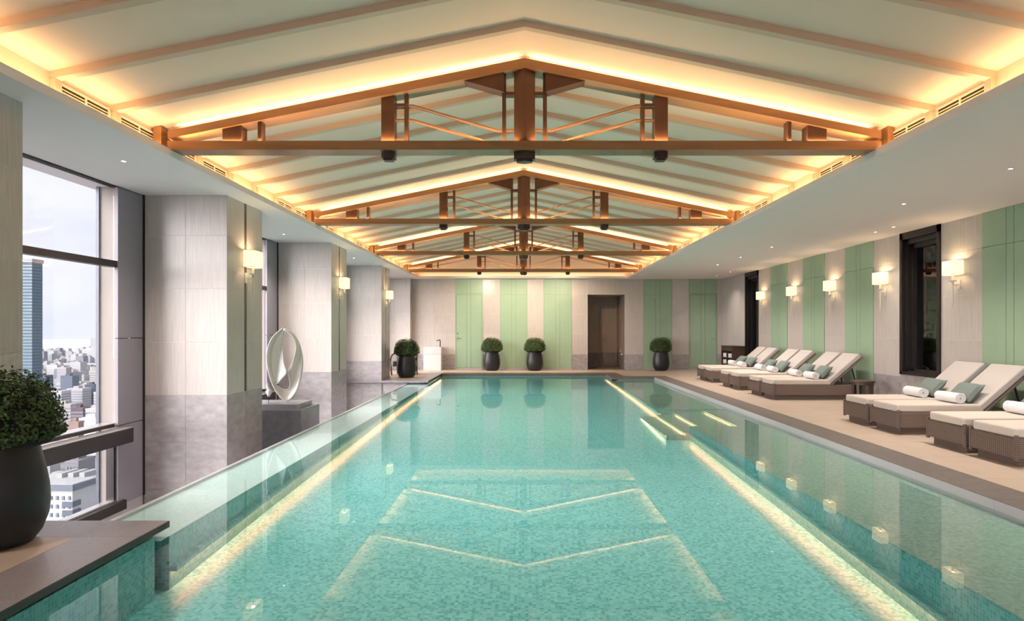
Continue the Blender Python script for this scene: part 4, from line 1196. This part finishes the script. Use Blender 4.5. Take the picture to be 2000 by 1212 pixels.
# everything else of the city: too many and too small to tell apart
rnd = random.Random(11)
FOOT.append((hx_(178, 462), 462, 30, 40))
CL = MB()
for i in range(4600):
    d = 420 + (3900 - 420) * rnd.random() ** 0.8
    x = -(rnd.uniform(0.30, 1.45) if i < 2600 else rnd.uniform(1.45, 3.6)) * d
    w = rnd.uniform(10, 34); dp = rnd.uniform(10, 30)
    hh = rnd.uniform(6, 26) if rnd.random() < 0.8 else rnd.uniform(25, 48)
    if d < 1500 and hh > 14: hh = 14
    if any(abs(x - fx) < w / 2 + fw and abs(d - fy) < dp / 2 + fd for fx, fy, fw, fd in FOOT) or abs(d - 2158) < 30 + dp / 2: continue
    CL.box(x - w / 2, x + w / 2, d - dp / 2, d + dp / 2, GZ, GZ + hh)
    if hh > 12: CL.box(x - w * 0.2, x + w * 0.15, d - dp * .2, d + dp * .2, GZ + hh, GZ + hh + 3)
cmt, ct, cb_ = new_mat('mixed_city_facades')
g = ct.nodes.new('ShaderNodeNewGeometry'); r = ct.nodes.new('ShaderNodeValToRGB'); r.color_ramp.interpolation = 'CONSTANT'
for q, (ps, cc) in enumerate(((0.0, (0.62, 0.62, 0.63)), (0.25, (0.55, 0.55, 0.57)), (0.5, (0.70, 0.69, 0.68)), (0.75, (0.50, 0.47, 0.46)), (0.88, (0.42, 0.45, 0.50)), (0.95, (0.28, 0.31, 0.37)))):
    e = r.color_ramp.elements[q] if q < 2 else r.color_ramp.elements.new(ps)
    e.position = ps; e.color = c4([q * 0.62 for q in cc])
ct.links.new(g.outputs['Random Per Island'], r.inputs['Fac']); ct.links.new(r.outputs['Color'], cb_.inputs['Base Color']); setin(cb_, roughness=0.8)
o = CL.build('city_rooftops', cmt); tag(o, 'mass of small low city buildings far below the window', 'city', None, 'stuff')
gm = MB(); gm.quad((-15000, -3000, GZ), (200, -3000, GZ), (200, 3900, GZ), (-15000, 3900, GZ))
struct(gm.build('ground', plain('city_ground', (0.27, 0.275, 0.285), rough=0.9, noise=0.25, nscale=0.02)))
gm = MB(); gm.quad((-30000, 3900, GZ), (400, 3900, GZ), (400, 9000, GZ), (-30000, 9000, GZ))
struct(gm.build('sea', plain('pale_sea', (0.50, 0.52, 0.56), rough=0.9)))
# hills along the bay
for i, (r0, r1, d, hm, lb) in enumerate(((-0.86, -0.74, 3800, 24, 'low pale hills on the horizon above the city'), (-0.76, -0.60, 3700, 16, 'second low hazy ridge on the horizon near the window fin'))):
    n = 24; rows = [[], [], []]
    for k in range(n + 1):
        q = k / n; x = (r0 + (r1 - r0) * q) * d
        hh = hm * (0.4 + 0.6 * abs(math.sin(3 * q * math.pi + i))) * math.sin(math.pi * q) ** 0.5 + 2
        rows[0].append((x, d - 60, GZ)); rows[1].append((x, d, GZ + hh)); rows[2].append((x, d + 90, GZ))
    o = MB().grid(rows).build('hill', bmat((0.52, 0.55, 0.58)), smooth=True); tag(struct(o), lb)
# elevated road across the city
t = tag(empty('elevated_road', (0, 0, 0)), 'pale elevated highway crossing the distant city', 'bridge')
d = 2150
MB().box(-1.05 * d, -0.45 * d, d, d + 16, hz_(712, d), hz_(709, d)).build('deck', bmat((0.62, 0.64, 0.64)), t)
for k in range(24): piece('pier', bmat((0.45, 0.46, 0.47)), (-1.03 + k * 0.025) * d, d + 8, (GZ + hz_(712, d)) / 2, 3, 8, hz_(712, d) - GZ, t)
# street trees on the ground beyond the white hotel
TRL = ['grey-green tree touching the corner of the white hotel', 'grey-green tree in the middle of the small grove by the white hotel', 'grey-green tree at the back of the grove, towards the window fin',
       'grey-green tree in front of the white hotel corner, lowest in view', 'grey-green tree at the grove edge right beside the window fin']
tcr = MB(); r2 = random.Random(5)
for q in range(14):
    a, b_ = r2.uniform(0, 6.28), r2.uniform(-0.7, 1); rr = 1.7 * math.sqrt(1 - b_ * b_)
    c = (rr * math.cos(a), rr * math.sin(a)); zc = 6.5 + 2.4 * b_
    tcr.lathe([(0.05, zc - 1.5), (1.0, zc - 1.1), (1.5, zc), (1.0, zc + 1.1), (0.05, zc + 1.5)], c, 8)
tcm = tcr.mesh('crown', bmat((0.27, 0.30, 0.20)), True)
trm = MB().lathe([(0.4, 0), (0.25, 5)], n=6).mesh('trunk', bmat((0.2, 0.17, 0.14)))
for i, (px, dd) in enumerate(((160, 482), (178, 478), (196, 484), (167, 446), (190, 440))):
    t = tag(empty('street_tree', (hx_(px, dd), dd, GZ), i), TRL[i], 'tree', 'trees beside the white hotel')
    link(bpy.data.objects.new('crown', tcm), t); link(bpy.data.objects.new('trunk', trm), t)
